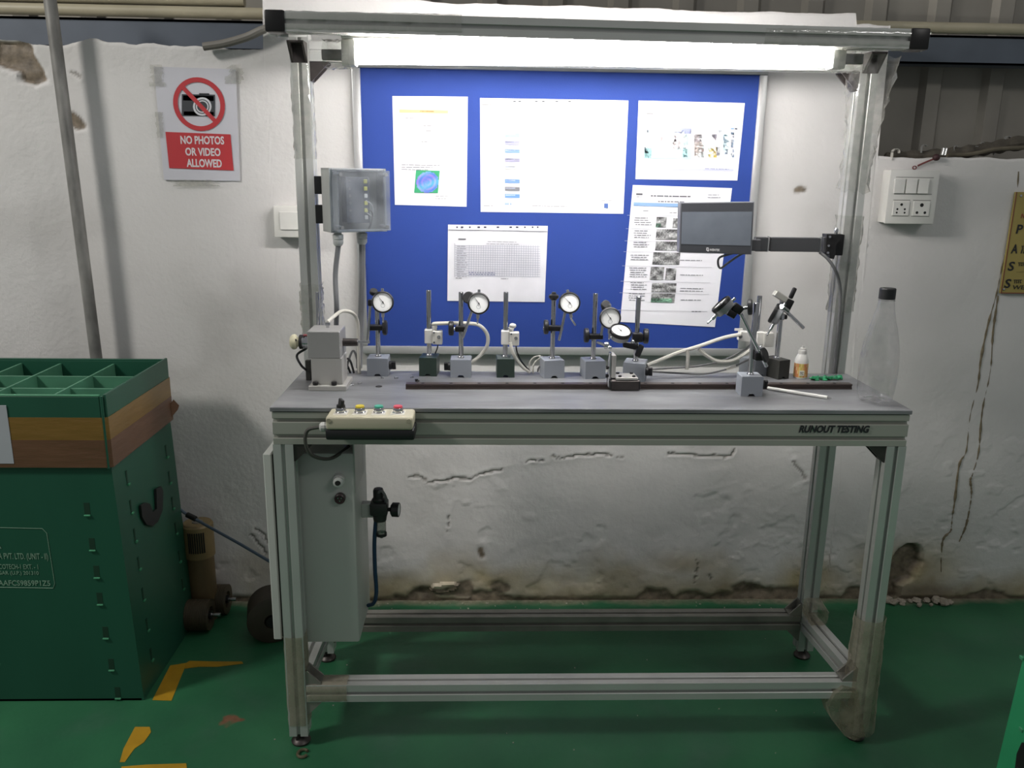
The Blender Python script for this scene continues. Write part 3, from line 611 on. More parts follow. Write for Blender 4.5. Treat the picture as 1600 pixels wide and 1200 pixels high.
a, c = P(429, 371, YW-.04), P(492, 322, YW-.04)
add('switch_box', B().span((a.x, YW-.042, a.z), (c.x, YW-.002, c.z), .004, 2), WHITEP, pl)
a, c = P(438, 359, YW-.044), P(470, 331, YW-.044); add('rocker', B().box(((a.x+c.x)/2, YW-.0445, (a.z+c.z)/2), (c.x-a.x, .006, c.z-a.z), Matrix.Rotation(.08, 3, 'X'), .001), M('rocker_white', 'e4e2dc', .3), pl)

# ================================================================== RIGHT SOCKET BOX
yb2 = YW-.055
sb_ = thing('socket_box', 'white wall box with two rocker switches and two sockets, right of workbench', 'socket', P(1425, 350, YW-.03))
a, c = P(1382, 349.5, yb2), P(1470, 266, yb2); a.x -= .0; w_, h_ = c.x-a.x, c.z-a.z
add('back_box', B().span((a.x+.002, yb2+.006, a.z+.002), (c.x-.002, YW-.001, c.z-.002), .003, 2), WHITEP, sb_)
cp = add('cover_plate', B().span((a.x, yb2, a.z), (c.x, yb2+.008, c.z), .003, 2), WHITEP, sb_)
def uv(u, v, y=yb2): return V((a.x+u*w_, y, a.z+v*h_))
SEAM = M('seam_grey', '9c9a94', .6)
for v, u0, u1 in ((.855, .12, .88), (.55, .12, .88), (.435, .12, .46), (.435, .52, .88), (.14, .12, .46), (.14, .52, .88)): add('seam', B().span(uv(u0, v, yb2-.0006), uv(u1, v+.014, yb2+.001)), SEAM, cp)
for u in (.20, .44, .68):
    tl = -.10 if u > .3 else 0
    p_ = uv(u, .7); add('rocker' if u > .3 else 'blank_plate', B().box(p_+V((0, -.002, 0)), (w_*.21, .008, h_*.27), Matrix.Rotation(tl, 3, 'Z'), .0012), M('rocker_white', 'e4e2dc', .3), sb_)
for k_, u in enumerate((.29, .70)):
    so = add('socket', B().box(uv(u, .285)+V((0, -.001, 0)), (w_*.33, .004, h_*.27), None, .001), WHITEP, sb_)
    hs = [(0, .075, .004), (-.075, -.01, .003), (.075, -.01, .003), (-.08, -.075, .0028), (.08, -.075, .0028)] if k_ == 0 else [(0, .07, .0055), (-.08, -.07, .004), (.08, -.07, .004)]
    for du, dv, r in hs: p_ = uv(u+du, .285+dv, yb2-.0034); add('pin_hole', B().cyl(p_, p_+V((0, .001, 0)), r, n=10), DARK, so)

# ================================================================== YELLOW BOARD
yl = YW-.012
ys = thing('instruction_board', 'yellow extinguisher instruction board with large letters P A S S on right wall', 'sign', P(1600, 458, yl))
YB = M('yellow_board', 'a09050', .5, 0, .05)
pA, pB = P(1592, 300, yl), P(1561, 458.5, yl); x0_, z0_, z1_ = pB.x+.004, pB.z, pA.z
bl = add('board', B().span((x0_, yl, z0_), (x0_+.36, YW-.003, z1_), .001), YB, ys)
REDF = M('red_edge', '7d4330', .5)
add('border', B().prism([(x0_, yl-.0006, z0_), (x0_+.003, yl-.0006, z0_), (x0_+.003, yl-.0006, z1_), (x0_, yl-.0006, z1_)], (0, -.0004, 0)).prism([(x0_+.003, yl-.0006, z0_), (x0_+.36, yl-.0006, z0_), (x0_+.36, yl-.0006, z0_+.003), (x0_+.003, yl-.0006, z0_+.003)], (0, -.0004, 0)), REDF, ys)
for ch_, px, py, hp in (('P', 1587, 365, 15), ('A', 1579, 396, 15.5), ('S', 1574, 423, 15.5), ('S', 1568.5, 450, 15.5)):
    p_ = P(px, py, yl-.0008); text('board_letter', ch_, INK, ys, p_, (1, 0, 0), (0, 0, 1), hp*.00178, .0195, .1, .02)
for s_t, px, py, wd in (('ULL', 1603, 365, .05), ('IM', 1594.5, 396, .03), ('QUEEZE', 1588, 425, .085), ('WEEP', 1582, 452, .062)):
    text('board_lettering', s_t, INK, ys, P(px, py, yl-.0008), (1, 0, 0), (0, 0, 1), .0125, wd, .1, .005)
text('board_heading', 'N', M('red_letter', '8f4030', .5), ys, P(1595, 341, yl-.0008), (1, 0, 0), (0, 0, 1), .014, .011, .1, .01)
k = Ink(yl-.001)
for x, y in ((1596, 384), (1591, 410), (1584, 437)): k.r(x, y, x+13, y+1.2, '2a2622', 0); [k.r(x+1+i*3, y+1, x+2+i*3, y+6, '2a2622', 0) for i in range(4)]; [k.r(x+1+i*3, y+3+i % 2, x+3+i*3, y+4+i % 2, '2a2622', 0) for i in range(4)]
add('board_script', k, PRINT, ys, smooth=None, kind='stuff')
for px, py in ((1595, 306), (1568, 452)): add('rivet', B().lathe([(.004, 0), (.0035, .002), (0, .003)], P(px, py, yl), (0, -1, 0), 10), STEEL, ys)

# ================================================================== LEDGE ABOVE SOCKET BOX
MORT = M('grimy_mortar', '4b463d', .9, 0, .3, 30, .8, 60)
b = B()
pp = [P(x, y, YW+.05) for x, y in ((1384, 246), (1400, 243), (1430, 243), (1470, 241), (1500, 238), (1530, 234), (1560, 229), (1590, 224), (1640, 220))]
b.tube(pp, lambda t: .012+.010*t+.003*math.sin(t*60), 9, 5); add('mortar_ridge', b, MORT, wall, kind='stuff')
cable('cable_bundle', 'dusty dark cable lying along the broken wall ledge above the socket box', [P(x, y, YW+.02) for x, y in ((1480, 243), (1520, 240), (1555, 233), (1590, 231), (1640, 229))], .006, M('dusty_cable', '5d5647', .7, 0, .2, 40))
ORD = ('first', 'second', 'third', 'fourth', 'fifth', 'sixth', 'seventh', 'eighth', 'ninth', 'tenth', 'eleventh', 'twelfth', 'thirteenth')
CLIP = M('clip_metal', 'a8a8a4', .3, .5, .1)
def clip(px, py, s=1, Y=YW+.02, rot=0, mat=CLIP, tall=.02):
    b = B(); o = P(px, py, Y); n = 9; A_ = []
    for r in (.010*s, .0085*s): A_.append([o+V((math.cos(t)*r, math.sin(rot)*0, math.sin(t)*r)) for t in [math.pi*i/n+rot for i in range(n+1)]])
    b.prism(A_[0]+A_[1][::-1], (0, .012*s, 0)); d = V((math.sin(rot), 0, -math.cos(rot)))
    b.box(o+V((-math.cos(rot)*.0093*s, .006*s, -.5*tall*s)), (.0016*s, .012*s, tall*s)); return b
for i, (px, py, s, rt) in enumerate(((1445, 230, .8, .4), (1494, 230, .5, .2), (1526, 232, .7, .6), (1536, 226, .7, -.4), (1558, 233, .8, .8), (1576, 218, 1, 0))):
    add('pipe_clip', clip(px, py, s, YW+.03+.004*i, rt), CLIP, None, 'small grey metal clip in grime along the wall ledge, %s of six from left' % ORD[i], 'clip', 'metal clips on the wall ledge')
add('pipe_clip', clip(1401, 238, 1.1, YW-.006, -.2, WHITEP), M('clip_white', 'b8b4ac', .4), None, 'pale curved clip standing on the ledge above socket box corner', 'clip')
add('pipe_clip', B().box(P(1474, 237, YW-.004), (.009, .012, .020), Matrix.Rotation(.12, 3, 'Y'), .001).box(P(1477, 237, YW-.006), (.003, .014, .02), Matrix.Rotation(.12, 3, 'Y'), .0006), M('bright_clip', 'cfcfcb', .25, .6), None, 'bright upright metal tab beside the dark knob on the ledge', 'clip')
hk = thing('wire_hook', 'reddish wire hook with dark round head hanging over the ledge', 'hook', P(1462, 250, YW-.012))
RUST = M('red_rust', '6b3230', .6, 0, .15, 40)
add('head', B().ball(P(1463, 246, YW-.014), .011, (1, .8, .9)), M('dark_rust', '3a1e20', .6, 0, .2, 40), hk)
add('wire', B().tube([P(1460, 248, YW-.014), P(1445, 254, YW-.01), P(1434, 259, YW-.009)], .0026, 7), RUST, hk)
b = B(); o = P(1429, 262, YW-.009); b.tube([o+V((math.cos(t)*.0055, 0, math.sin(t)*.0045)) for t in [2*math.pi*i/12 for i in range(13)]], .0016, 6, 1); add('eye', b, RUST, hk)

# ================================================================== TOUCH PANEL ON ARM
yh = .30
hm = thing('touch_panel', 'grey touch panel screen on a dark swing arm from right post', 'screen', P(1120, 397, yh))
c00, c10, c11, c01 = P(1063.5, 317, yh), P(1179, 315.5, yh-.008), P(1174.5, 398, yh-.008), P(1061.5, 394.5, yh)
back = (.004, .034, .002)
def Q(u, v, d=0): p_ = c01.lerp(c11, u).lerp(c00.lerp(c10, u), v); return p_+V((0, -d, 0))
def qpr(u0, v0, u1, v1, d0, d1): return B().prism([Q(u0, v0, d0), Q(u1, v0, d0), Q(u1, v1, d0), Q(u0, v1, d0)], (0, d0-d1, 0))
add('housing', qpr(0, 0, 1, 1, -.03, -.002), M('panel_silver', '77787c', .4, .2), hm)
add('bezel', qpr(.012, .015, .985, .985, -.002, .001), M('panel_bezel', '3b3c40', .35, 0, .03), hm)
add('screen', qpr(.02, .17, .975, .82, .001, .0016), M('panel_screen', '62676f', .16, 0, .08, 18), hm)
lg = qpr(.37, .055, .40, .115, .001, .0014); lg.span(Q(.385, .04, .0016), Q(.405, .075, .001)); add('logo_mark', lg, M('logo_white', 'd8d8d8', .4), hm)
add('logo_hole', qpr(.378, .07, .392, .10, .0016, .0018), M('panel_bezel', '3b3c40', .35, 0, .03), hm)
a = Q(.412, .05, .0012); b_ = Q(.555, .05, .0012); text('logo_lettering', 'WEINTEK', MATS['logo_white'], hm, a, b_-a, (0, 0, 1), .0055, (b_-a).length, 0, .02, .0003)
ARM = M('arm_dark', '4a4a4c', .4, .3, .05); ya = .335
a1, a2 = P(1180, 393, ya), P(1201, 371, ya); ar = add('arm_link', B().span((a1.x, ya, a1.z), (a2.x, ya+.022, a2.z), .0015), ARM, hm)
b1, b2 = P(1203.5, 393, ya), P(1283, 372, ya); add('arm_link', B().span((b1.x, ya, b1.z), (b2.x, ya+.022, b2.z), .0015), ARM, hm)
for xx in ((a2.x+b1.x)/2, b2.x+.003): add('arm_pivot', B().cyl((xx, ya+.011, b1.z-.002), (xx, ya+.011, b2.z+.003), .0035, n=12), fr, hm)
add('arm_back_plate', B().span((Q(.9, .3).x, ya-.03, a1.z+.004), (a1.x+.004, ya-.012, a2.z-.004), .001), ARM, hm)
c1_, c2_ = P(1286, 394, ya), P(1300, 371, ya); add('arm_link', B().span((c1_.x, ya+.001, c1_.z), (c2_.x, ya+.021, c2_.z), .001), ARM, hm)
br = [P(x, y, ya-.004) for x, y in ((1292, 366), (1317, 366), (1313, 376), (1306, 382), (1306, 396), (1303, 405), (1297, 404), (1296, 398), (1291, 398))]
bk = add('post_bracket', B().prism(br, (0, .03, 0)), BLACKM, hm)
for x, y in ((1297, 370), (1295, 384), (1294, 395)): add('bolt', B().cyl(P(x, y, ya-.004), P(x, y, ya-.007), .003, n=10), STEEL, bk)
p_ = P(1306, 366, ya+.012); add('pivot_pin', B().lathe([(0, 0), (.004, 0), (.005, .006), (.005, .012), (.003, .016), (0, .017)], p_, (0, 0, 1), 12), STEEL, bk)
b3 = P(1312, 395, ya+.03); add('bracket_foot', B().span((c2_.x+.004, ya+.022, c1_.z-.01), (A-q+.001, ya+.034, c2_.z+.006), .001), BLACKM, bk)
cable('cable', 'grey cable drooping from swing arm to the right post', [P(1281, 394, ya+.01), P(1293, 404, ya), P(1304, 420, ya), P(1311, 440, ya+.012), P(1313, 470, ya+.02), P(1307, 540, ya+.022), P(1301, 592, ya+.02)], .0042, CABLE)
cable('cable', 'short loop of cable hanging under the touch panel', [P(1145, 396, .33), P(1125, 402, .332), P(1122, 412, .334), P(1126, 419, .336), P(1136, 412, .34), P(1150, 402, .345), P(1160, 396, .34)], .0028, CABLE)

# ================================================================== CONTROL PENDANT ON THE FRONT BEAM
pd = thing('control_station', 'beige and black push button box on the front beam, with four controls', 'control box', P(577, 688, -.03))
yf = -.072; yk = -.0015
x0_, x1_ = P(507, 660, yf).x, P(645, 660, yf).x
zb1, zm, ztp = P(577, 689, yf).z, P(577, 672, yf).z, P(577, 652, yf).z
add('lower_shell', B().span((x0_, yf+.002, zb1), (x1_+.003, yk, zm), .005, 2), BLACK, pd)
for x in (x0_+.012, x1_-.010): pass
add('upper_shell', B().span((x0_+.002, yf, zm-.001), (x1_, yk, ztp), .006, 3), IVORY, pd)
for x in (x0_+.009, x1_-.008): add('corner_screw', B().cyl((x, yf+.0015, ztp-.008), (x, yf-.0015, ztp-.008), .005, n=12), M('ivory_screw', 'a39d88', .4), pd)
for i, (px, colr) in enumerate(((533, None), (562.5, 'c9b32a'), (592, '3f9c82'), (622, 'd0505a'))):
    xx = P(px, 645, -.038).x; o = V((xx, -.038, ztp-.0005))
    fl = add('legend_plate', B().box(o+V((0, 0, .0008)), (.030, .036, .0018), None, .0006), M('legend_white', 'd3cfc4', .45), pd)
    col_ = add('button_collar', B().lathe([(0, 0), (.0125, 0), (.0125, .003), (.011, .005), (.0115, .011), (.0105, .013), (0, .013)], o, (0, 0, 1), 20), STEEL, pd)
    if colr: add('push_button', B().lathe([(.0098, .0), (.0098, .0035), (.009, .0045), (0, .0047)], o+V((0, 0, .0125)), (0, 0, 1), 20), M('button_'+colr, colr, .3), pd, label={'c9b32a': 'yellow push button', '3f9c82': 'green push button', 'd0505a': 'red push button'}[colr])
    else: add('selector_knob', B().lathe([(.0095, 0), (.0095, .006), (0, .0065)], o+V((0, 0, .0125)), (0, 0, 1), 16).box(o+V((.001, 0, .022)), (.0075, .019, .018), Matrix.Rotation(.15, 3, 'Y') @ rz(.5), .0015), BLACK, pd)
gx_ = V((x0_, -.035, P(500, 667, -.035).z)); add('cable_gland', B().lathe([(0, 0), (.009, 0), (.009, .006), (.0105, .006), (.0105, .014), (.007, .018), (0, .018)], gx_, (-1, 0, 0), 10), M('gland_white', 'c9c9c5', .4), pd)
cable('cable', 'dark cable looping from the push button box down under the front beam', [gx_+V((-.017, 0, 0)), P(481, 672, -.03), P(477, 690, -.03), P(484, 708, -.025), P(500, 716, -.01), P(518, 716, .02), P(536, 705, .07), P(545, 697, .10)], .0042, M('cable_dark', '4a4843', .5))

# ================================================================== CABINET UNDER THE BENCH
cb = thing('control_cabinet', 'pale grey metal control cabinet hung under left end of workbench', 'cabinet', (-.64, .15, .255))
cx0, cx1, cy0, cy1, cz0, cz1 = -.729, -.548, .052, .25, .2545, .742
add('body', B().span((cx0, cy0, cz0), (cx1, cy1, cz1), .006, 2), CABG, cb)
dr = add('door', B().span((-.7535, cy0-.008, .268), (-.7345, cy1+.004, .7425), .002), M('door_paint', 'c5c7c1', .4, 0, .03), cb)
add('door_gasket', B().span((-.7345, cy0, .272), (-.7285, cy1, .738)), BLACK, cb)
add('hanger_strip', B().span((cx1-.002, cy0+.004, cz1-.10), (cx1+.0015, cy0+.15, .779), .001), M('hanger', 'aaaca6', .45, .1), cb)
o = P(530, 748, cy0); add('cable_gland', B().lathe([(0, 0), (.014, 0), (.014, .012), (.012, .013), (.012, .022), (.008, .024), (.006, .024), (.005, .018), (0, .018)], o, (.05, -1, -.08), 16), M('gland_white', 'c9c9c5', .4), cb)
add('gland_bore', B().cyl(o+V((0, -.0235, -.002)), o+V((0, -.0245, -.002)), .0062, n=12), DARK, cb)
o = P(532, 777, cy0); add('indicator_socket', B().lathe([(0, 0), (.0125, 0), (.0125, .012), (.010, .014), (.009, .011), (0, .011)], o, (0, -1, 0), 18), M('socket_maroon', '3b2c2c', .4, 0, .1), cb)
for k_ in range(3): t = k_*2.094+.5; add('socket_pin', B().cyl(o+V((.0045*math.cos(t), -.010, .0045*math.sin(t))), o+V((.0045*math.cos(t), -.0128, .0045*math.sin(t))), .0014, n=8), STEEL, cb)
# air regulator on the cabinet side
ya = .155
rg_ = thing('air_regulator', 'black air filter regulator with round gauge on side of the cabinet', 'regulator', P(595, 840, ya))
BOD = M('regulator_black', '2c2d2b', .45, 0, .12)
o1 = P(594, 779, ya); def_z = lambda y: P(594, y, ya).z; X_ = o1.x
add('mount_plate', B().span((cx1, ya-.012, def_z(806)), (X_-.018, ya+.012, def_z(785)), .001), MATS['hanger'], rg_)
add('body', B().span((X_-.024, ya-.02, def_z(802)), (X_+.019, ya+.02, def_z(783)), .004, 2).lathe([(0, 0), (.019, 0), (.016, -.02), (0, -.02)], (X_-.002, ya, def_z(801)), (0, 0, 1), 16), BOD, rg_)
add('adjust_knob', B().lathe([(0, 0), (.015, 0), (.016, .006), (.013, .010), (.013, .028), (.011, .033), (0, .034)], (X_-.004, ya, def_z(783)), (0, 0, 1), 16), BLACK, rg_)
add('bowl', B().lathe([(0, 0), (.012, 0), (.012, -.03), (.009, -.036), (.004, -.039), (.004, -.045), (0, -.046)], (X_+.001, ya, def_z(814)), (0, 0, 1), 16), clear('bowl_plastic', 'dfe0dc', .3, .5, .2, 20, '9a9c98', .6), rg_)
add('bowl_ring', B().lathe([(.0125, 0), (.0135, 0), (.0135, -.008), (.0125, -.008)], (X_+.001, ya, def_z(832)), (0, 0, 1), 16), BLACK, rg_)
gz = def_z(796); add('gauge_stem', B().cyl((X_+.018, ya, gz), (X_+.03, ya, gz), .005, n=12), BLACKM, rg_)
gg = add('gauge', B().lathe([(0, 0), (.012, 0), (.018, .004), (.018, .020), (.0165, .021), (.0165, .019), (0, .019)], (X_+.026, ya, gz), (1, -.12, 0), 20), BLACK, rg_)
add('gauge_face', B().cyl((X_+.0448, ya-.0022, gz), (X_+.0456, ya-.0023, gz), .0165, n=20), M('gauge_white', 'cfd0cc', .3), gg)
add('hose_elbow', B().tube([(X_-.01, ya-.006, def_z(772)), (X_+.006, ya-.014, def_z(764)), (X_+.016, ya-.012, def_z(776)), (X_+.012, ya-.004, def_z(786))], .0035, 8), CABLE, rg_)
cable('air_hose', 'dark blue air hose hanging from regulator beside the cabinet', [(X_-.012, ya, def_z(812)), P(585, 850, ya), P(586, 890, ya), P(588, 925, ya), P(584, 942, ya+.005), P(575, 946, ya+.015)], .0052, M('hose_blue', '1f3a56', .35, 0, .06))

# ================================================================== BENCH TOP: spindle, indicator stands, sensors, rail
sd_ = thing('spindle_fixture', 'machined grey spindle block with beige knob at left end of bench top', 'test fixture', T(510, 608))
Yb = T(510, 611).y
def ZZ(py, Y, px=510): return P(px, py, Y).z
MACH = M('machined_aluminium', 'b4b2ad', .36, .25, .05, 5)
xl_, xr_2 = P(482, 606, Yb).x, P(541, 606, Yb).x
add('foot_plate', B().span((xl_, Yb, H), (xr_2, Yb+.10, H+.012), .001), MACH, sd_)
yb1 = Yb+.016
l1, r1 = P(487, 590, yb1).x, P(535, 590, yb1).x; l2, r2_ = P(480, 530, yb1).x, P(531, 530, yb1).x
zm_ = ZZ(560, yb1); zt_ = ZZ(518, yb1)
add('pedestal', B().span((l1, yb1, H+.012), (r1, yb1+.075, zm_), .001), MACH, sd_)
add('bearing_block', B().span((l2, yb1-.001, zm_), (r2_, yb1+.085, zt_), .0015), M('bearing_block_grey', 'a09f9d', .36, .25, .05), sd_)
for px in (493, 522): o = P(px, 601, Yb+.009); o.z = H+.012; add('bolt_head', B().cyl(o, o+V((0, 0, .009)), .0065, n=14, ch=.001), BLACKM, sd_)
zs = ZZ(536, yb1+.03); ys_ = yb1+.042
add('coupling', B().lathe([(0, 0), (.016, 0), (.0165, .002), (.0165, .006), (.014, .007), (.014, .012), (.0165, .013), (.0165, .026), (0, .026)], (l2-.026, ys_, zs), (1, 0, 0), 20), STEEL, sd_)
add('coupling_ring', B().lathe([(.0166, 0), (.0175, 0), (.0175, .007), (.0166, .007)], (l2-.0265, ys_, zs), (1, 0, 0), 20), BLACK, sd_)
add('coupling_mark', B().box((l2-.012, ys_, zs+.0164), (.012, .014, .003), None, .001), M('maroon_mark', '7c3a3e', .4), sd_)
add('hand_knob', B().lathe([(0, 0), (.012, 0), (.017, .004), (.0185, .009), (.017, .014), (.012, .016), (.011, .022), (0, .022)], (l2-.049, ys_, zs), (1, 0, 0), 24), CREAM, sd_)
add('knob_screw', B().cyl((l2-.034, ys_-.011, zs+.006), (l2-.034, ys_-.014, zs+.007), .003, n=10), BLACK, sd_)
add('shaft_sleeve', B().cyl((r2_, ys_, zs), (P(559, 536, ys_).x, ys_, zs), .0098, .009, 18), DSTEEL, sd_)
add('shaft', B().cyl((P(559, 536, ys_).x, ys_, zs+.001), (P(578, 536, ys_).x, ys_, zs+.001), .0036, n=12), STEEL, sd_)
add('air_fitting', B().lathe([(0, 0), (.004, 0), (.004, .006), (.006, .006), (.006, .012), (.004, .013), (0, .014)], (P(512, 512, yb1+.05).x, yb1+.05, zt_), (0, 0, 1), 12), STEEL, sd_)
add('back_plate', B().span((P(478, 580, yb1+.09).x, yb1+.086, H), (P(486, 580, yb1+.09).x, yb1+.10, ZZ(563, yb1+.09)), .001), CHAR, sd_)
fx = P(512, 506, yb1+.05)
cable('air_hose', 'white air hose arching from spindle block fitting to behind the bench', [(fx.x, fx.y, zt_+.013), P(520, 496, .24), P(535, 486, .28), P(552, 490, .30), P(559, 505, .31), P(560, 535, .315), P(561, 575, .32), P(561, 586, .325)], .0045, HOSEW)
cable('cable', 'black cable curving from spindle coupling down to the bench top', [(l2-.012, ys_, zs-.016), P(464, 555, ys_+.01), P(470, 570, .2), P(478, 578, .25)], .003, CABLEB)
for i, pts in enumerate((((537, 560), (546, 562), (551, 575), (553, 583)), ((540, 585), (545, 562), (552, 548), (558, 562), (560, 582)), ((536, 566), (543, 572), (548, 584)))):
    cable('cable', ['black cable loop behind spindle block, topmost of three', 'grey cable loop standing tall behind the spindle block', 'thin dark cable lowest behind the spindle block'][i], [P(x, y, .315+.006*i) for x, y in pts], .0028, (CABLEB, CABLE, CABLEB)[i])
rd = thing('steel_rod', 'plain upright steel rod behind spindle block at left post', 'rod', T(497, 590))
tp = P(495, 456, .25); add('rod', B().cyl((tp.x, .25, H+.02), tp, .0043, n=14, ch=.0008), STEEL, rd); add('rod_foot', B().span((tp.x-.014, .236, H), (tp.x+.014, .264, H+.02), .001), CHAR, rd)

FACE = M('dial_white', 'f0f0ee', .35, 0, .02); NEED = M('dial_black', '2a2a2c', .5)
def dial(t, c, n, up, R=.0262, stem=.034, bent=None, stemdir=None):
    """dial gauge: case, bezel, face, marks, needle, stem with plunger, cap and back lug"""
    n = V(n).normalized(); up = V(up); up = (up-n*up.dot(n)).normalized(); rt = up.cross(n)
    c = V(c)
    cs = add('dial_case', B().lathe([(0, -.021), (R*.86, -.021), (R*.95, -.018), (R*.97, -.004), (0, -.004)], c, n, 32), M('dial_case_grey', '8b8c8d', .35, .4, .05), t)
    add('bezel', B().lathe([(R*.97, -.006), (R*1.04, -.006), (R*1.06, -.002), (R*1.04, .002), (R*.94, .004), (R*.88, .001), (R*.88, -.004)], c, n, 36), BLACKM, cs)
    add('dial_face', B().cyl(c-n*.004, c+n*.0004, R*.89, n=36), FACE, cs)
    b = B()
    for i in range(50):
        a = 2*math.pi*i/50; d = rt*math.sin(a)+up*math.cos(a); s_ = d.cross(n); r0 = R*(.70 if i % 5 == 0 else .76); b.quad([c+n*.0007+d*r0-s_*R*.006, c+n*.0007+d*r0+s_*R*.006, c+n*.0007+d*R*.82+s_*R*.006, c+n*.0007+d*R*.82-s_*R*.006], '3a3a3c')
    for i in range(16):
        a = 2*math.pi*i/16; e_ = 2*math.pi*(i+1)/16; o_ = c+n*.0007-up*R*.33
        b.quad([o_+(rt*math.cos(a)+up*math.sin(a))*R*.2, o_+(rt*math.cos(e_)+up*math.sin(e_))*R*.2, o_+(rt*math.cos(e_)+up*math.sin(e_))*R*.18, o_+(rt*math.cos(a)+up*math.sin(a))*R*.18], '5a5a5c')
    add('dial_marks', b, PRINT, cs, smooth=None, kind='stuff')
    a = -.65; d = rt*math.sin(a)+up*math.cos(a); s_ = d.cross(n); add('needle', B().prism([c+n*.0014-d*R*.18-s_*R*.03, c+n*.0014-d*R*.18+s_*R*.03, c+n*.0014+d*R*.74+s_*.0002, c+n*.0014+d*R*.74-s_*.0002], n*.0003).cyl(c+n*.0008, c+n*.0022, R*.07, n=10), NEED, cs)
    m_ = c-n*.0125; sdv = V(stemdir) if stemdir else -up
    add('stem', B().cyl(m_+sdv*R*.9, m_+sdv*(R+stem*.5), .0042, n=12), STEEL, t)
    p2 = m_+sdv*(R+stem)
    add('plunger', B().cyl(m_+sdv*(R+stem*.5), p2, .0022, n=10).ball(p2, .0026) if not bent else B().tube([m_+sdv*(R+stem*.5), m_+sdv*(R+stem*.7), V(bent)], .0026, 8), STEEL, t)
    add('dust_cap', B().cyl(m_-sdv*R*.9, m_-sdv*(R+.009), .0036, n=12, ch=.0008), STEEL, t)
    add('lug', B().box(c-n*.024, (.008, .007, .014), None, .001), STEEL, t)
def mbase(t, o, w, d, h, mat, yaw=0, side=1, knob=True):
    """magnetic base: block with v groove at the foot and a switch knob on its side"""
    R_ = rz(yaw); g = lambda x, y, z: V(o)+R_@V((x, y, z))
    b = B(); pl_ = [(-w/2, 0), (-w*.18, 0), (-w*.1, .006), (w*.1, .006), (w*.18, 0), (w/2, 0), (w/2, h-.0015), (w/2-.0015, h), (-w/2+.0015, h), (-w/2, h-.0015)]
    b.prism([g(x, 0, z) for x, z in pl_], R_@V((0, d, 0))); bb = add('magnetic_base', b, mat, t)
    add('pole_socket', B().lathe([(0, 0), (.0085, 0), (.0085, .002), (.0065, .005), (0, .005)], g(0, d/2, h), (0, 0, 1), 14), STEEL, bb)
    if knob: add('switch_knob', B().cyl(g(side*w/2, d*.5, h*.5), g(side*(w/2+.008), d*.5, h*.5), .011, n=14, ch=.001).box(g(side*(w/2+.012), d*.5, h*.5), (.010, .007, .024), R_@Matrix.Rotation(.5, 3, 'X'), .001), BLACK, bb)
    return g(0, d/2, h)
def disc(t, c, ax, r=.0185, th=.011, name='clamp_knob'):
    add(name, B().lathe([(0, 0), (r*.8, 0), (r, .002), (r, th-.002), (r*.85, th), (0, th)], c, ax, 18), BLACK, t)
def pole(t, g, px, py, r=.0062):
    p_ = P(px, py, g.y); add('pole', B().cyl(g, (g.x, g.y, p_.z), r, n=16, ch=.001), STEEL, t); return g.x
def stand(name, label, bpx, w=.053, d=.055, h=.046, mat=GREYP, yaw=0, side=1, group='magnetic indicator stands', cat='indicator stand', top=None, knob=True, pr=.0062):
    o = T(*bpx); t = thing(name, label, cat, o, group); g = mbase(t, o, w, d, h, mat, yaw, side, knob)
    if top: pole(t, g, *top, r=pr)
    t.empty_display_size = .05; return t, g
def rod(t, p0, p1, r=.004, name='arm_rod'): add(name, B().cyl(p0, p1, r, n=12, ch=.0008), STEEL, t)
def clampb(t, c, s=(.026, .018, .018), rot=None, name='clamp'): add(name, B().box(c, s, rot, .003, 2), BLACKM, t)

# a: stand beside the spindle
t, g = stand('indicator_stand', 'grey dial indicator stand nearest the spindle block, dial at left of board', (590, 588), top=(588, 456)); y = g.y
cz_ = P(588, 511, y).z; clampb(t, (g.x-.004, y-.006, cz_), (.036, .026, .013)); disc(t, P(598, 512, y-.01), (1, 0, 0), .019)
rod(t, P(574.5, 534, y-.022), P(579, 468, y-.022), .0036); clampb(t, P(579, 473, y-.022), (.013, .016, .016)); disc(t, P(583, 459, y-.004), (.3, -.5, .8), .010, .012)
clampb(t, P(587, 470, y-.024), (.02, .012, .012)); dial(t, P(598, 472, y-.052), (.12, -1, .22), (.0, 0, 1), .0258, .022)
# b: green base with sensor block
def sensor(t, g, px, py, w=.022):
    c = P(px, py, g.y-.003); b_ = add('sensor_bracket', B().box((g.x-.001, g.y-.002, c.z), (.020, .022, .036), None, .0015), WHITEP, t)
    add('sensor_body', B().box((g.x+.022, g.y-.008, c.z-.002), (.025, .024, .034), None, .0015), M('sensor_white', 'c6c4bc', .4), t)
    fc = V((g.x+.026, g.y-.0203, c.z+.001)); add('sensor_lens', B().lathe([(0, 0), (.0045, 0), (.0045, .002), (.003, .0025), (0, .0025)], fc, (0, -1, 0), 14), STEEL, t)
    for dz in (.012, -.013): add('mounting_screw', B().cyl((g.x+.014, g.y-.0198, c.z+dz), (g.x+.014, g.y-.0215, c.z+dz), .0023, n=8), M('screw_dark', '4a5058', .4, .4), t)
    add('hose_fitting', B().lathe([(0, 0), (.006, 0), (.006, .006), (.0075, .007), (.0075, .012), (0, .013)], (g.x+.014, g.y-.004, c.z+.014), (0, 0, 1), 12), WHITEP, t); return c
DG = GREENP
t, g = stand('sensor_stand', 'green magnetic base carrying a white air sensor on its rod, left of two', (668.5, 588), .045, .058, .048, DG, -.08, 1, 'sensor stands', 'sensor stand', (670, 453), False); c = sensor(t, g, 668, 525)
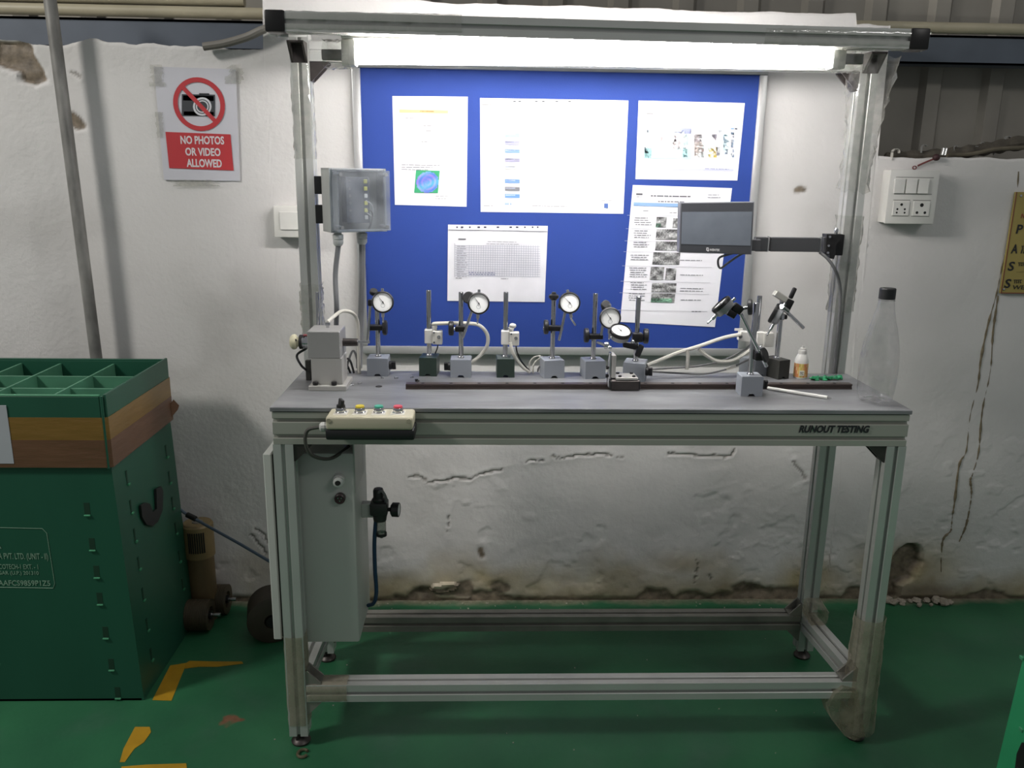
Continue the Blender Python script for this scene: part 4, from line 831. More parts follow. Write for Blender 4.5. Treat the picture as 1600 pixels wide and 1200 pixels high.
cable('air_hose', 'white hose bowing from left sensor past the second dial down to its base', [(g.x+.014, g.y-.004, c.z+.026), P(678, 506, g.y-.006), P(700, 505, g.y-.012), P(725, 505, g.y+.02), P(748, 508, .33), P(761, 522, .335), P(761, 540, .335), P(750, 556, .335), P(736, 567, .33)], .0048, HOSEW)
cable('cable', 'short black cable under the left sensor block', [(g.x+.024, g.y-.004, c.z-.018), P(683, 545, g.y+.01), P(680, 552, g.y+.02)], .0018, CABLEB)
# c: second dial
t, g = stand('indicator_stand', 'grey dial indicator stand between the two green sensor stands', (720, 590), side=-1, top=(720, 456)); y = g.y
cz_ = P(720, 513, y).z; clampb(t, (g.x, y-.004, cz_), (.03, .024, .014)); disc(t, P(709, 513, y-.01), (-1, 0, 0), .0185, .013); rod(t, (g.x-.012, y-.006, cz_), (g.x-.03, y-.008, cz_), .004, 'clamp_bolt')
rod(t, P(723, 528, y-.02), P(738, 484, y-.02), .0036); disc(t, P(734, 466, y-.016), (-.3, -.9, .3), .0155, .012); clampb(t, P(739, 480, y-.02), (.014, .014, .014)); dial(t, P(748, 474, y-.048), (.05, -1, .2), (.05, 0, 1), .0258, .022)
# d: second sensor
t, g = stand('sensor_stand', 'green magnetic base carrying a white air sensor, centre of bench top', (790, 590), .045, .058, .048, DG, .03, 1, 'sensor stands', 'sensor stand', (791, 456), False); c = sensor(t, g, 790, 527)
add('elbow_cap', B().ball((g.x+.018, g.y-.004, c.z+.03), .0085, (1.1, .9, .8)), WHITEP, t)
cable('air_hose', 'white hose curving from the centre sensor down to the bench top', [P(797, 535, g.y-.02), P(801, 550, g.y-.02), P(808, 563, g.y-.01), P(818, 575, g.y), P(828, 582, g.y+.005)], .0042, HOSEW)
cable('cable', 'black cable beside white hose under the centre sensor', [P(806, 537, g.y-.012), P(808, 550, g.y-.005), P(815, 565, g.y+.01), P(828, 580, g.y+.015)], .002, CABLEB)
for i, pts in enumerate((((845, 556), (835, 558), (828, 566), (827, 580)), ((848, 557), (838, 564), (833, 572), (833, 583)), ((849, 571), (842, 574), (840, 581)))):
    cable('cable', ['white cable bending behind third dial base, furthest left', 'white cable bending behind third dial base, nearer it', 'short grey cable touching the third dial base'][i], [P(x, y_, .335-.004*i) for x, y_ in pts], .0022, (HOSEW, HOSEW, CABLE)[i])
# e: third dial
t, g = stand('indicator_stand', 'grey stand with bright white dial leaning over, right of centre sensor', (866, 591), side=1, yaw=.16, top=(868.5, 462), knob=False); y = g.y
add('pole_cap', B().lathe([(0, -.004), (.007, -.006), (.013, 0), (.0125, .006), (.006, .010), (.005, .014), (0, .015)], (g.x, y, P(868, 465, y).z), (0, 0, 1), 16), BLACKM, t)
cz_ = P(866, 512, y).z; clampb(t, (g.x+.006, y-.006, cz_), (.038, .022, .013)); rod(t, (g.x-.010, y-.006, cz_), (g.x-.026, y-.006, cz_), .0045, 'clamp_bolt'); disc(t, P(857, 511, y-.006), (-1, 0, 0), .0185, .012)
rod(t, P(873.5, 532, y-.022), P(883, 488, y-.022), .0036); clampb(t, P(879, 478, y-.02), (.022, .016, .012)); cD = P(890, 473, y-.046); dial(t, cD, (-.06, -1, .3), (-.14, 0, 1), .0256, .02, bent=P(899, 508, y-.034))
# f: fourth dial
t, g = stand('indicator_stand', 'grey stand with black rimmed dial, just left of the rail carriage', (930, 592), side=-1, yaw=.14, top=(933.5, 458), knob=False); y = g.y
cz_ = P(930, 525, y).z; clampb(t, (g.x+.004, y-.006, cz_), (.036, .022, .013)); rod(t, (g.x-.010, y-.006, cz_), (g.x-.026, y-.006, cz_), .0045, 'clamp_bolt'); disc(t, P(920, 524, y-.006), (-1, 0, 0), .0185, .012)
rod(t, P(939, 524, y-.02), P(946, 484, y-.02), .0036); clampb(t, P(945, 480, y-.016), (.016, .016, .014)); disc(t, P(945, 478, y-.012), (.2, -.8, .5), .012, .012); dial(t, P(953.5, 497, y-.045), (.0, -1, .14), (.0, 0, 1), .0258, .026)
# g: fifth, tilted dial
t, g = stand('indicator_stand', 'grey stand with dial tipped face up, behind the rail carriage', (989, 598), .054, .06, .05, GREYP, -.3, 1, top=(997, 463)); y = g.y
cz_ = P(996, 526, y).z; clampb(t, (g.x, y-.008, cz_), (.026, .026, .022)); disc(t, P(1005, 525, y-.004), (1, -.1, 0), .019, .013)
add('wing_nut', B().box(P(999, 548, y-.014), (.014, .014, .032), Matrix.Rotation(.35, 3, 'Y'), .004, 2), BLACK, t); clampb(t, P(984, 540, y-.02), (.034, .016, .014), Matrix.Rotation(.2, 3, 'Y')); rod(t, (g.x-.01, y-.01, cz_-.004), P(984, 540, y-.01), .004); add('ball_joint', B().ball(P(989, 534, y-.026), .0055), STEEL, t)
dial(t, P(970, 517, y-.05), (.1, -.48, .88), (.1, .8, .6), .0258, .02, stemdir=(-.5, -.3, -.1))
# h: front stand at right with tilted arm
t, g = stand('indicator_stand', 'grey stand at front right of bench top, arm tilted left with dial edge on', (1174, 619.5), .051, .05, .048, GREYP, -.04, 1, top=(1189, 473)); y = g.y
pa, pb_ = P(1157, 490, y-.018), P(1198, 573, y-.018); rod(t, pa, pb_, .0045)
clampb(t, P(1186, 556, y-.01), (.024, .026, .02)); disc(t, P(1193, 555, y-.022), (.75, -.6, .35), .0185, .006); add('clamp_pin', B().ball(P(1188, 545, y-.02), .0055, (1, 1, 1.4)), STEEL, t)
clampb(t, P(1152, 482, y-.018), (.024, .02, .02), Matrix.Rotation(.6, 3, 'Y')); clampb(t, P(1142, 490, y-.018), (.022, .022, .016), Matrix.Rotation(.5, 3, 'Y'), 'swivel_block'); rod(t, P(1153, 484, y-.018), P(1170, 480, y-.018), .004, 'clamp_bolt'); disc(t, P(1168, 480, y-.018), (1, -.35, .1), .0185, .011)
cD = P(1126, 475, y-.02); dial(t, cD, (-.69, .16, .70), (.7, 0, .7), .0245, .026)
# i: rear stand with the dial seen from behind
t, g = stand('indicator_stand', 'charcoal magnetic stand at back right, its dial turned away', (1224, 592.5), .036, .06, .05, CHAR, .42, 1, top=(1238, 462), knob=False); y = g.y
add('wing_nut', B().box(P(1238.5, 458, y-.002), (.011, .012, .030), Matrix.Rotation(.35, 3, 'Y'), .004, 2), BLACKM, t)
cz_ = P(1234, 494, y).z; clampb(t, (g.x, y-.006, cz_), (.024, .024, .012)); rod(t, P(1228, 486, y-.012), P(1256, 513, y-.022), .0045)
cD = P(1209, 489, y-.03); dial(t, cD, (-.80, .35, .38), (.4, 0, .8), .0255, .03)
add('dovetail_arm', B().box(P(1219, 463, y-.03), (.036, .018, .016), Matrix.Rotation(.55, 3, 'Y'), .002), M('arm_beige', 'a5a39b', .4, .2), t); add('swivel_arm', B().cyl(P(1221, 479, y-.05), P(1230, 486, y-.03), .007, n=14, ch=.001), STEEL, t); clampb(t, P(1231, 476, y-.014), (.02, .016, .03), Matrix.Rotation(.4, 3, 'Y'), 'swivel_block')
# j: third sensor stand behind
t, g = stand('sensor_stand', 'green and grey base with plain rod and white sensor, right of front stand', (1189, 589), .05, .055, .046, GREYD, .5, 1, 'sensor stands', 'sensor stand', (1200, 462), False); y = g.y
add('green_side', B().box(T(1171, 583)+V((0, .012, .018)), (.006, .03, .036), rz(.5), .001), M('side_green', '4e7d66', .45), t)
add('sensor_body', B().box(P(1200, 530, y-.012), (.024, .024, .036), None, .0015), M('sensor_white', 'c6c4bc', .4), t); add('sensor_bracket', B().box(P(1187, 528, y-.002), (.020, .022, .034), None, .0015), WHITEP, t)
jb = thing('cable_junction', 'white plastic hose block behind front right stand, hoses entering from left', 'hose block', P(1163, 535, .30))
c = P(1164, 525, .30); add('block', B().box(c, (.034, .022, .026), Matrix.Rotation(.1, 3, 'Y'), .002), WHITEP, jb); add('block_tab', B().span(P(1148, 517, .298), P(1160, 513, .302), .0005), WHITEP, jb); add('block_port', B().cyl(P(1157, 526, .289), P(1157, 526, .286), .005, n=12), M('port_grey', '77777a', .4), jb); add('elbow_cap', B().ball(P(1178, 514, .3), .007, (.8, .8, 1.5)), WHITEP, jb)
cable('air_hose', 'thick white hose sweeping from tilted dial stand up to the hose block', [P(1011, 571, .27), P(1030, 563, .28), P(1060, 551, .285), P(1095, 540, .29), P(1130, 528, .287), P(1158, 522, .285)], .0052, HOSEW)
cable('air_hose', 'white hose sagging below the thick hose toward the front right stand', [P(1092, 545, .29), P(1105, 556, .292), P(1122, 564, .295), P(1145, 563, .295), P(1168, 550, .29), P(1180, 540, .28)], .0046, HOSEW)
cable('cable', 'grey cable along the wall side, upper of the two at right', [P(1012, 577, .30), P(1050, 575, .31), P(1090, 572, .315), P(1130, 563, .315), P(1160, 548, .31), P(1176, 536, .305)], .0026, CABLE)
cable('cable', 'grey cable with white sleeve lying low at right of bench top', [P(1010, 580, .31), P(1060, 583, .315), P(1100, 584, .315), P(1135, 577, .31), P(1155, 569, .30), P(1176, 558, .29)], .0026, CABLE)
add('cable_sleeve', B().tube([P(1135, 576.5, .309), P(1150, 571.5, .303)], .0042, 8, 1), HOSEW, None, 'short white sleeve around the low grey cable', 'cable sleeve')
add('cable_tie', B().tube([P(1074, 545, .285), P(1075, 560, .287), P(1073, 577, .29)], .005, 8, 3), HOSEW, None, 'white hose stub hanging down from the thick white hose', 'hose')

# linear rail and carriage
p0, p1 = T(634, 608.5), T(1331, 608.5); d = (p1-p0).normalized(); nrm = V((-d.y, d.x, 0)); rl = thing('linear_rail', 'long brown steel guide rail lying across the bench top', 'rail', (p0+p1)/2)
RAILM = M('rail_steel', '584d49', .4, .6, .15, 12)
sec = [(0, 0), (0, .004), (.002, .005), (.002, .008), (0, .0095), (0, .013), (.020, .013), (.020, .0095), (.018, .008), (.018, .005), (.020, .004), (.020, 0)]
add('rail_bar', B().prism([p0+nrm*a+V((0, 0, z)) for a, z in sec], p1-p0), RAILM, rl)
L_r = (p1-p0).length
for i in range(16):
    c = p0+d*(L_r*(i+.6)/16.2)+nrm*.010+V((0, 0, .0131)); add('bolt_hole', B().cyl(c, c+V((0, 0, .0003)), .0042, n=12), DARK, rl)
cr = thing('rail_carriage', 'dark carriage block with upright plate and roller follower on guide rail', 'carriage', T(975, 611))
Rr = rz(math.atan2(d.y, d.x)); cc = p0+d*((T(975, 609)-p0).dot(d))+nrm*.010
g = lambda x, y, z: cc+Rr@V((x, y, z))
b = B(); sec2 = [(-.026, .002), (-.026, .024), (-.022, .027), (.022, .027), (.026, .024), (.026, .002), (.0125, .002), (.0125, .0145), (-.0125, .0145), (-.0125, .002)]
b.prism([g(-.033, y_, z) for y_, z in sec2], Rr@V((.066, 0, 0))); add('block', b, DSTEEL, cr)
for s in (-1, 1): add('end_seal', B().box(g(s*.035, -.0195, .0135), (.004, .013, .021), Rr, .001).box(g(s*.035, .0195, .0135), (.004, .013, .021), Rr, .001).box(g(s*.035, 0, .0215), (.004, .05, .009), Rr, .001), BLACK, cr)
add('top_plate', B().box(g(.004, 0, .030), (.054, .05, .006), Rr, .001), MACH, cr)
for x, y_ in ((-.012, -.016), (.022, -.016), (-.012, .016), (.022, .016)): add('cap_screw', B().cyl(g(x, y_, .033), g(x, y_, .0365), .0042, n=12), BLACK, cr)
up_ = g(-.028, 0, .03); zt_ = P(951, 553, cc.y).z
add('upright_plate', B().box((up_+V((0, 0, (zt_-up_.z)/2)))+Rr@V((0, .004, 0)), (.010, .044, zt_-up_.z), Rr, .001), MACH, cr)
add('pivot_bar', B().box(g(-.037, -.01, .05), (.007, .012, .085), Rr, .0015), STEEL, cr); o = P(948, 540, cc.y-.02)
add('follower_roller', B().lathe([(0, -.006), (.007, -.006), (.009, -.004), (.009, .004), (.007, .006), (0, .006)], o, (1, -.3, 0), 16).ball(o+V((.006, -.008, -.004)), .006), STEEL, cr)
add('follower_arm', B().cyl(o, P(934, 535, cc.y+.012), .0035, n=10), STEEL, cr)
for z in (.055, .035): add('pivot_bolt', B().cyl(g(-.0405, -.012, z), g(-.046, -.012, z), .0045, n=10), BLACKM, cr)
for px, py in ((651, 596),): add('loose_bolt', B().cyl(T(px, py, H+.013), T(px, py, H+.013)+V((0, 0, .006)), .004, n=8).cyl(T(px+1, py, H+.016), T(px+4, py-1, H+.017), .0018, n=8), BLACKM, None, 'small black bolt lying near left end of guide rail', 'bolt')
# small loose screws
for i_, (px, py) in enumerate(((541, 604), (545.5, 598), (548.5, 603), (563, 600), (598, 592), (620, 592), (643, 591))):
    o = T(px, py); a = random.uniform(0, 6); dv = V((math.cos(a), math.sin(a), 0)); o.z += .0025
    add('loose_screw', B().cyl(o-dv*.004, o+dv*.004, .0014, n=7).cyl(o+dv*.004, o+dv*.006, .0026, n=8), STEEL, None, 'tiny loose screw on bench top right of spindle block, %s from left' % ORD[i_], 'screw', 'loose screws by the spindle block')
add('metal_washer', B().lathe([(.004, 0), (.008, 0), (.008, .0012), (.004, .0012)], T(592, 604), (0, 0, 1), 16), DSTEEL, None, 'thin dark washer on bench top below the first dial stand', 'washer')
# pen, glue bottle, green strip, pet bottle
pn = thing('white_stylus', 'white plastic pen rod with thin tip lying right of the front stand', 'pen', T(1250, 616))
a, c = T(1199, 609)+V((0, 0, .0045)), T(1293, 624)+V((0, 0, .0045)); add('barrel', B().cyl(a, c, .0042, n=12, ch=.001), WHITEP, pn); add('tip', B().cyl(c, c+(c-a).normalized()*.009, .0018, .0012, 8), M('tip_grey', '8a8a88', .4, .5), pn)
o = T(1250, 590); gl = thing('glue_bottle', 'small white squeeze bottle with orange and yellow label by the right post', 'bottle', o)
Z_ = lambda py: P(1250, py, o.y).z-H
z1, z2, z3 = Z_(563), Z_(552), Z_(537)
add('body', B().lathe([(0, 0), (.0165, 0), (.0175, .002), (.0175, z1), (.016, z1+.006), (.010, z2), (0, z2)], o, (0, 0, 1), 28), M('squeeze_white', 'e2e0da', .35), gl)
add('cap', B().lathe([(.0105, 0), (.0108, .002), (.0105, .009), (.0088, .011), (.0085, .0145), (.004, .0165), (.003, .020), (0, .0208)], o+V((0, 0, z2-.001)), (0, 0, 1), 20), WHITEP, gl)
lbm = B(); n = 28
for i in range(n):
    a0, a1 = 2*math.pi*i/n, 2*math.pi*(i+1)/n; f = lambda a, z: o+V((math.sin(a)*.0178, -math.cos(a)*.0178, z))
    hh = .004; zz = [hh+(z1-.006-hh)*j/4 for j in range(5)]
    for j in range(4):
        ca = ('d98a52', 'e0b98a', 'd9a35a', 'd58c60')[(i+j) % 4] if i % 7 < 4 else ('c9b55a', 'd8c078', 'b8a850', 'd8b070')[(i*3+j) % 4]
        lbm.quad([f(a0, zz[j]), f(a1, zz[j]), f(a1, zz[j+1]), f(a0, zz[j+1])], ca)
add('label', lbm, PRINT, gl)
lz = o+V((-.004, -.0186, .012)); lp = add('label_panel', B().box(lz+V((0, 0, .004)), (.013, .001, .014), None, .0003), M('panel_cream', 'e6e0cc', .4), gl)
text('label_lettering', 'TC', INK, gl, lz+V((-.0045, -.0006, .0)), (1, 0, 0), (0, 0, 1), .007, .009, 0, .01, .0003)
k = B(); R = random.Random(3); o = T(1291, 594)
for i in range(15):
    c = o+V((-.038+i*.0054, R.uniform(-.006, .006), .004+R.uniform(0, .003))); k.box(c, (.011, .013, .004), Matrix.Rotation(R.uniform(-.9, .9), 3, 'X')@Matrix.Rotation(R.uniform(-.7, .7), 3, 'Y'), .0008)
add('green_rag', k, M('green_strip', '1f7d50', .5, 0, .15, 60), None, 'crumpled green plastic strip on back of bench top beside glue bottle', 'plastic strip', kind='stuff')
o = T(1366, 626); pb2 = thing('plastic_bottle', 'empty clear plastic bottle with black cap at right front corner of bench', 'bottle', o)
Z_ = lambda py: P(1375, py, o.y).z-H; sc_ = (P(1393, 560, o.y)-P(1338, 560, o.y)).length/55
pts_ = [(464, 11), (470, 11.5), (478, 12.5), (486, 14), (498, 16.5), (510, 19.5), (522, 22.5), (534, 25), (546, 27), (556, 28), (575, 28.5), (595, 28.3), (608, 27.5), (616, 26)]
prof = [(hw_*sc_, max(Z_(py), .004)) for py, hw_ in pts_]
b = B(); b.lathe(prof[::-1], o, (0, 0, 1), 36)
lo = prof[-1]
n = 36; rings = []
for fr_, zz in ((1, lo[1]), (.97, lo[1]*.45), (.75, .0), (.4, .004), (.0, .009)):
    if fr_ == 0: rings.append([b.bm.verts.new(o+V((0, 0, zz)))]); continue
    rings.append([b.bm.verts.new(o+V((math.cos(2*math.pi*i/n)*lo[0]*fr_*(1-.08*max(0, math.cos(5*2*math.pi*i/n))*(fr_ < 1)), math.sin(2*math.pi*i/n)*lo[0]*fr_*(1-.08*max(0, math.cos(5*2*math.pi*i/n))*(fr_ < 1)), max(0, zz+(.006*(1+math.cos(5*2*math.pi*i/n))*.5 if fr_ in (.75, .4) else 0))))) for i in range(n)])
for a, c in zip(rings, rings[1:]):
    for i in range(n):
        j = (i+1) % n; b.bm.faces.new((a[i], a[j], c[j], c[i]) if len(c) > 1 else (a[i], a[j], c[0]))
for v in b.bm.verts:
    if v.co.z > H+.006 and math.hypot(v.co.x-o.x, v.co.y-o.y) > .003: d_ = V((v.co.x-o.x, v.co.y-o.y, 0)); v.co += d_*(.05*math.sin(d_.angle(V((1, 0, 0)))*5+v.co.z*70)*math.sin(v.co.z*46)*R.uniform(.4, 1))*.35+d_*R.uniform(-.014, .014)
bmesh.ops.subdivide_edges(b.bm, edges=b.bm.edges[:], cuts=1, smooth=.6)
add('bottle_body', b, PET, pb2, smooth=80)
zc = Z_(465); add('neck_ring', B().lathe([(10.5*sc_, 0), (12.5*sc_, .0005), (12.5*sc_, .002), (10.5*sc_, .0025)], o+V((0, 0, zc-.007)), (0, 0, 1), 28), PET, pb2)
b = B(); zq = Z_(450)
b.lathe([(11*sc_, zc-.003), (12*sc_, zc-.003), (12*sc_, zq-.002), (11*sc_, zq), (0, zq)], o, (0, 0, 1), 30); add('cap', b, BLACK, pb2)

# ================================================================== LEFT CRATE
XR, YF, YK, HT = -1.166, .195, .60, .838; XB = -1.146; XLf = -1.80
ct = thing('plastic_crate', 'large green corrugated plastic crate with brown tape around its rim', 'crate', (-1.48, .4, 0))
CG = M('corrugated_green', '20513e', .38, 0, .08, 5, stretch=(1, 1, .3)); CGL = M('corrugated_green_edge', '3d8560', .45, 0, .06)
th = .006
def wallp(name, a, c, d, e, n, mat=CG, label=None): return add(name, B().prism([a, c, d, e], V(n)*th), mat, ct, label)
zt_ = HT-.006
wallp('front_panel', (XLf, YF, 0), (XB, YF, 0), (XR-.006, YF, zt_), (XLf, YF, zt_), (0, 1, 0)); wallp('back_panel', (XLf, YK-th, 0), (XB, YK-th, 0), (XR-.006, YK-th, zt_), (XLf, YK-th, zt_), (0, 1, 0))
wallp('side_panel', (XB, YF+th, 0), (XB, YK-th, 0), (XR-.006, YK-th, zt_), (XR-.006, YF+th, zt_), (-1, 0, 0)); wallp('side_panel', (XLf, YF+th, 0), (XLf, YK-th, 0), (XLf, YK-th, zt_), (XLf, YF+th, zt_), (1, 0, 0))
add('bottom_panel', B().span((XLf, YF, 0), (XB-.006, YK, .006)), CG, ct)
zc0 = P(100, 732, YF-.008).z; yo = YF-.009
cf = add('rim_panel', B().span((XLf, yo, zc0), (XR-.008, yo+.007, HT), .0015), CG, ct)
add('rim_panel', B().span((XR-.001, YF-.004, zc0+.004), (XR+.006, YK+.002, HT+.004), .0015), CG, ct)
add('rim_panel', B().span((XLf, YK+.001, zc0), (XR, YK+.008, HT), .0015), CG, ct)
add('rim_edge', B().span((XLf, yo, HT-.001), (XR-.008, yo+.009, HT+.003), .001), CGL, cf); add('corner_flute', B().cyl((XR-.004, yo+.003, zc0), (XR-.004, yo+.003, HT), .004, n=8), CG, ct)
TAPE = M('brown_tape', '7a5d2d', .25, 0, .10, 5, .3, 16, stretch=(.8, .8, 4)); TAPE2 = M('brown_tape_lower', '664936', .25, 0, .10, 5, .35, 16, stretch=(.8, .8, 4))
zA, zB, zC = P(100, 659, yo).z, P(100, 692, yo).z, P(100, 724, yo).z
zA = .785; zB = .728; zC = zc0+.003
for nm, z0, z1, mt in (('tape_band', zB, zA, TAPE), ('tape_band', zC, zB, TAPE2)):
    off = .0012 if mt is TAPE else .0016
    b = B(); b.prism([(XLf, yo-off, z0), (XR-.007, yo-off, z0), (XR-.007, yo-off, z1), (XLf, yo-off, z1)], (0, .0006, 0)); b.prism([(XR-.007, yo-off, z0), (XR+.006+off, YF-.004, z0), (XR+.006+off, YF-.004, z1), (XR-.007, yo-off, z1)], (-.0006, .0006, 0)); b.prism([(XR+.006+off, YF-.004, z0), (XR+.006+off, YK+.003, z0), (XR+.006+off, YK+.003, z1), (XR+.006+off, YF-.004, z1)], (-.0006, 0, 0)); add(nm, b, mt, ct)
add('tape_end', B().prism([(XR+.007, YK-.01, zC+.01), (XR+.02, YK+.01, zC+.028), (XR+.024, YK+.012, zC+.04), (XR+.012, YK+.004, zC+.06), (XR+.0075, YK-.008, zC+.05)], (.001, -.001, 0)), TAPE2, ct)
# partitions inside
zp_ = HT-.012; dp = .10
for i, yy_ in enumerate((.325, .455)): add('partition', B().span((XLf+.008, yy_-.003, zp_-dp), (XR-.014, yy_+.003, zp_-.004), .0005), M('partition_green', '4d8569', .5, 0, .15, 12), ct)
for xx in (-1.31, -1.46, -1.57, -1.68): add('partition', B().span((xx-.003, YF+.008, zp_-dp), (xx+.003, YK-.008, zp_), .0005), MATS['partition_green'], ct)
add('inner_floor', B().span((XLf+.008, YF+.008, zp_-dp-.006), (XR-.016, YK-.008, zp_-dp), .0005), CG, ct)
# slots with folded tabs
def slot_front(px, py):
    o = P(px, py, YF); sl_ = add('tab_slot', B().span((o.x-.007, YF-.0006, o.z-.016), (o.x+.007, YF+.001, o.z+.016)), M('slot_green', '123524', .6), ct); add('folded_tab', B().box((o.x, YF-.003, o.z-.017), (.016, .005, .004), Matrix.Rotation(.4, 3, 'X'), .001), CGL, sl_)
for px, py in ((136, 795), (144, 850), (150, 878) if False else (151, 893), (156, 935), (165, 988), (174, 1038), (184, 1082)): slot_front(px, py)
def slot_side(Y_, z):
    x = XB+(XR-.006-XB)*z/zt_+.0004; sl_ = add('tab_slot', B().span((x-.001, Y_-.004, z-.018), (x+.0006, Y_+.004, z+.018)), M('slot_green', '123524', .6), ct); add('folded_tab', B().box((x+.003, Y_+.002, z-.019), (.005, .012, .006), None, .001), CGL, sl_)
for z in (.60, .52, .44, .36, .27, .18, .09): slot_side(YF+.075, z); slot_side(YK-.06, z-.02)
# handle
o = V((XB+(XR-.006-XB)*.55/zt_, .41, .545)); hd = add('handle', B().box(o+V((.002, 0, 0)), (.006, .115, .085), None, .002), BLACK, ct)
bpy.context.view_layer.update()
b = B(); hp = [P(x, y, .41) for x, y in ((217, 790), (222, 785), (231, 787), (236, 800), (243, 795), (243, 762), (249, 760), (252, 768), (251, 795), (244, 815), (236, 822), (226, 820), (219, 808))]
b = B(); xx = o.x+.004
def PXs(x, y, X_): return PX(x, y, X_)
b.prism([PXs(x, y, xx) for x, y in ((217, 790), (224, 785), (231, 787), (236, 800), (242, 795), (241, 764), (249, 760), (252, 768), (251, 797), (244, 815), (236, 822), (226, 820), (219, 808))], (.006, 0, 0))
bpy.data.objects.remove(hd); add('handle', b, BLACK, ct)
# white label and stencilled address
add('paper_label', B().span((P(-60, 700, yo).x, yo-.0028, P(10, 724, yo).z), (P(19.5, 700, yo).x, yo-.0016, P(10, 633, yo).z), .0004), M('label_paper', 'a8abb0', .5, 0, .03), ct)
STN = M('stencil_ink', '7d9c86', .6, 0, .15, 80)
yq = YF-.0008
fr_pts = [P(x, y, yq) for x, y in ((-40, 823.5), (66, 826), (73, 833), (85.5, 912), (83, 919), (-40, 917))]
add('stencil_border', B().tube([V(p) for p in fr_pts], .0008, 5, 1), STN, ct)
def stn(s, px0, px1, py, hp, bold=.008):
    p1_ = P(px1, py, yq); p0_ = P(px0, py, yq); text('stencil_lettering', s, STN, ct, V((p0_.x, yq, p0_.z)), (1, 0, -.01), (0, 0, 1), P(40, py-hp, yq).z-P(40, py, yq).z, p1_.x-p0_.x, 0, bold, .0004)
stn('A PVT. LTD. (UNIT - II)', -1, 76, 876.5, 12.5); stn('COTECH-1 EXT. - 1', -1, 60, 889, 7.5, .006); stn('GAR (U.P.) 201310', -2, 61, 899.5, 7.5, .006); stn('AAFCS9859P1Z5', -2, 79, 915, 8.5, .012)
stn('R', -9, 2.5, 857, 20, .0)

# right green crate, only its edge in view
cr2 = thing('plastic_crate', 'bright green crate edge at lower right corner of picture', 'crate', (1.3, -.1, 0))
CG2 = M('bright_corrugated_green', '2c8a5c', .4, 0, .07, 5)
yk_ = -.22; e0, e1 = P(1556, 1204, yk_), P(1600, 1022, yk_); dv = (e1-e0)/(e1.z-e0.z); zt_ = .62
k0 = e0-dv*e0.z; k1 = e0+dv*(zt_-e0.z); yf_ = yk_-.5; XR2 = k0.x+.7
add('side_panel', B().prism([(k0.x, yk_, 0), (k0.x, yf_, 0), (k1.x, yf_, zt_), (k1.x, yk_, zt_)], (.006, 0, 0)), CG2, cr2); add('side_panel', B().span((XR2, yf_, 0), (XR2+.006, yk_, zt_)), CG2, cr2)
add('back_panel', B().prism([(k0.x+.006, yk_-.006, 0), (XR2, yk_-.006, 0), (XR2, yk_-.006, zt_), (k1.x+.006, yk_-.006, zt_)], (0, .006, 0)), CG2, cr2)
add('front_panel', B().prism([(k0.x+.006, yf_, 0), (XR2, yf_, 0), (XR2, yf_, zt_), (k1.x+.006, yf_, zt_)], (0, .006, 0)), CG2, cr2)
add('bottom_panel', B().span((k0.x+.03, yf_+.006, 0), (XR2, yk_-.006, .006)), CG2, cr2)
def onside(px, py):
    p_ = PX(px, py, k0.x); 
    for _ in range(4): p_ = PX(px, py, k0.x+dv.x*p_.z)
    return p_
for px, py in ((1597, 1028), (1596, 1140)): add('folded_tab', B().box(onside(px, py), (.006, .012, .008), None, .001), CGL, cr2)
hp_ = [onside(x, y) for x, y in ((1591, 1204), (1594, 1178), (1602, 1160), (1625, 1165), (1630, 1215), (1600, 1225))]; add('handle', B().prism([p_-V((.008, 0, 0)) for p_ in hp_], (.008, 0, 0)), BLACK, cr2)

# ================================================================== POLE, ROLLERS, HOSE, TAPE, RUBBLE
CON = M('galvanised_conduit', '8b8985', .5, .25, .45, 22, stretch=(1, 1, .35))
pt, pb3 = P(73, -40, .665), P(150, 555, .665); dn = (pb3-pt)/(pt.z-pb3.z)
add('conduit_pole', B().cyl(pb3+dn*pb3.z, pt, .0165, n=18), CON, None, 'tall grey stained conduit pole leaning against wall behind the crate', 'pole')
add('conduit', B().tube([P(318, 73, .70), P(350, 68, .70), P(385, 58, .70), P(412, 46, .70), P(445, 38, .71)], .011, 10), M('grey_conduit', '77736c', .5, 0, .1), None, 'thick grey conduit passing behind the left end of overhead rail', 'conduit')
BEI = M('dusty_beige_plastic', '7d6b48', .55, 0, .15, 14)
o = P(308, 812, .63); 
ft = thing('filter_drum', 'dusty beige slotted drum on end between crate and wall', 'drum', (o.x, .63, 0))
rr = (P(331, 850, .63)-P(284, 850, .63)).length/2; zt_ = o.z-.008
dz = P(308, 866, .63).z
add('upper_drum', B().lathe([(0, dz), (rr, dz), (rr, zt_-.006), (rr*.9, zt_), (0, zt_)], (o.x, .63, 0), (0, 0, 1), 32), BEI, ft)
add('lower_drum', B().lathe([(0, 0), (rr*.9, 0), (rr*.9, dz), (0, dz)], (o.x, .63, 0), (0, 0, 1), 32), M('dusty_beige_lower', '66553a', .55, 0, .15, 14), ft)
for i in range(8):
    a = -1.9+i*.14; c_1 = V((o.x+math.cos(a)*rr, .63+math.sin(a)*rr, dz+(zt_-dz)*.52)); add('slot', B().box(c_1, (.004, .005, (zt_-dz)*.62), rz(a+math.pi/2), .0008), DARK, ft)
add('top_fitting', B().lathe([(0, 0), (.016, 0), (.016, .003), (.006, .005), (.006, .014), (0, .015)], (o.x, .63, zt_), (0, 0, 1), 14), M('fitting_grey', '77756f', .4, .4), ft)
cable('air_hose', 'thin grey blue hose running from behind crate to the cabinet', [P(262, 778, .60), P(283, 797, .60), P(296, 806, .60), P(330, 825, .56), P(375, 850, .5), P(421, 877, .42), P(436, 886, .38)], .0045, M('hose_greyblue', '4d5b6a', .4, 0, .1), 'hose')
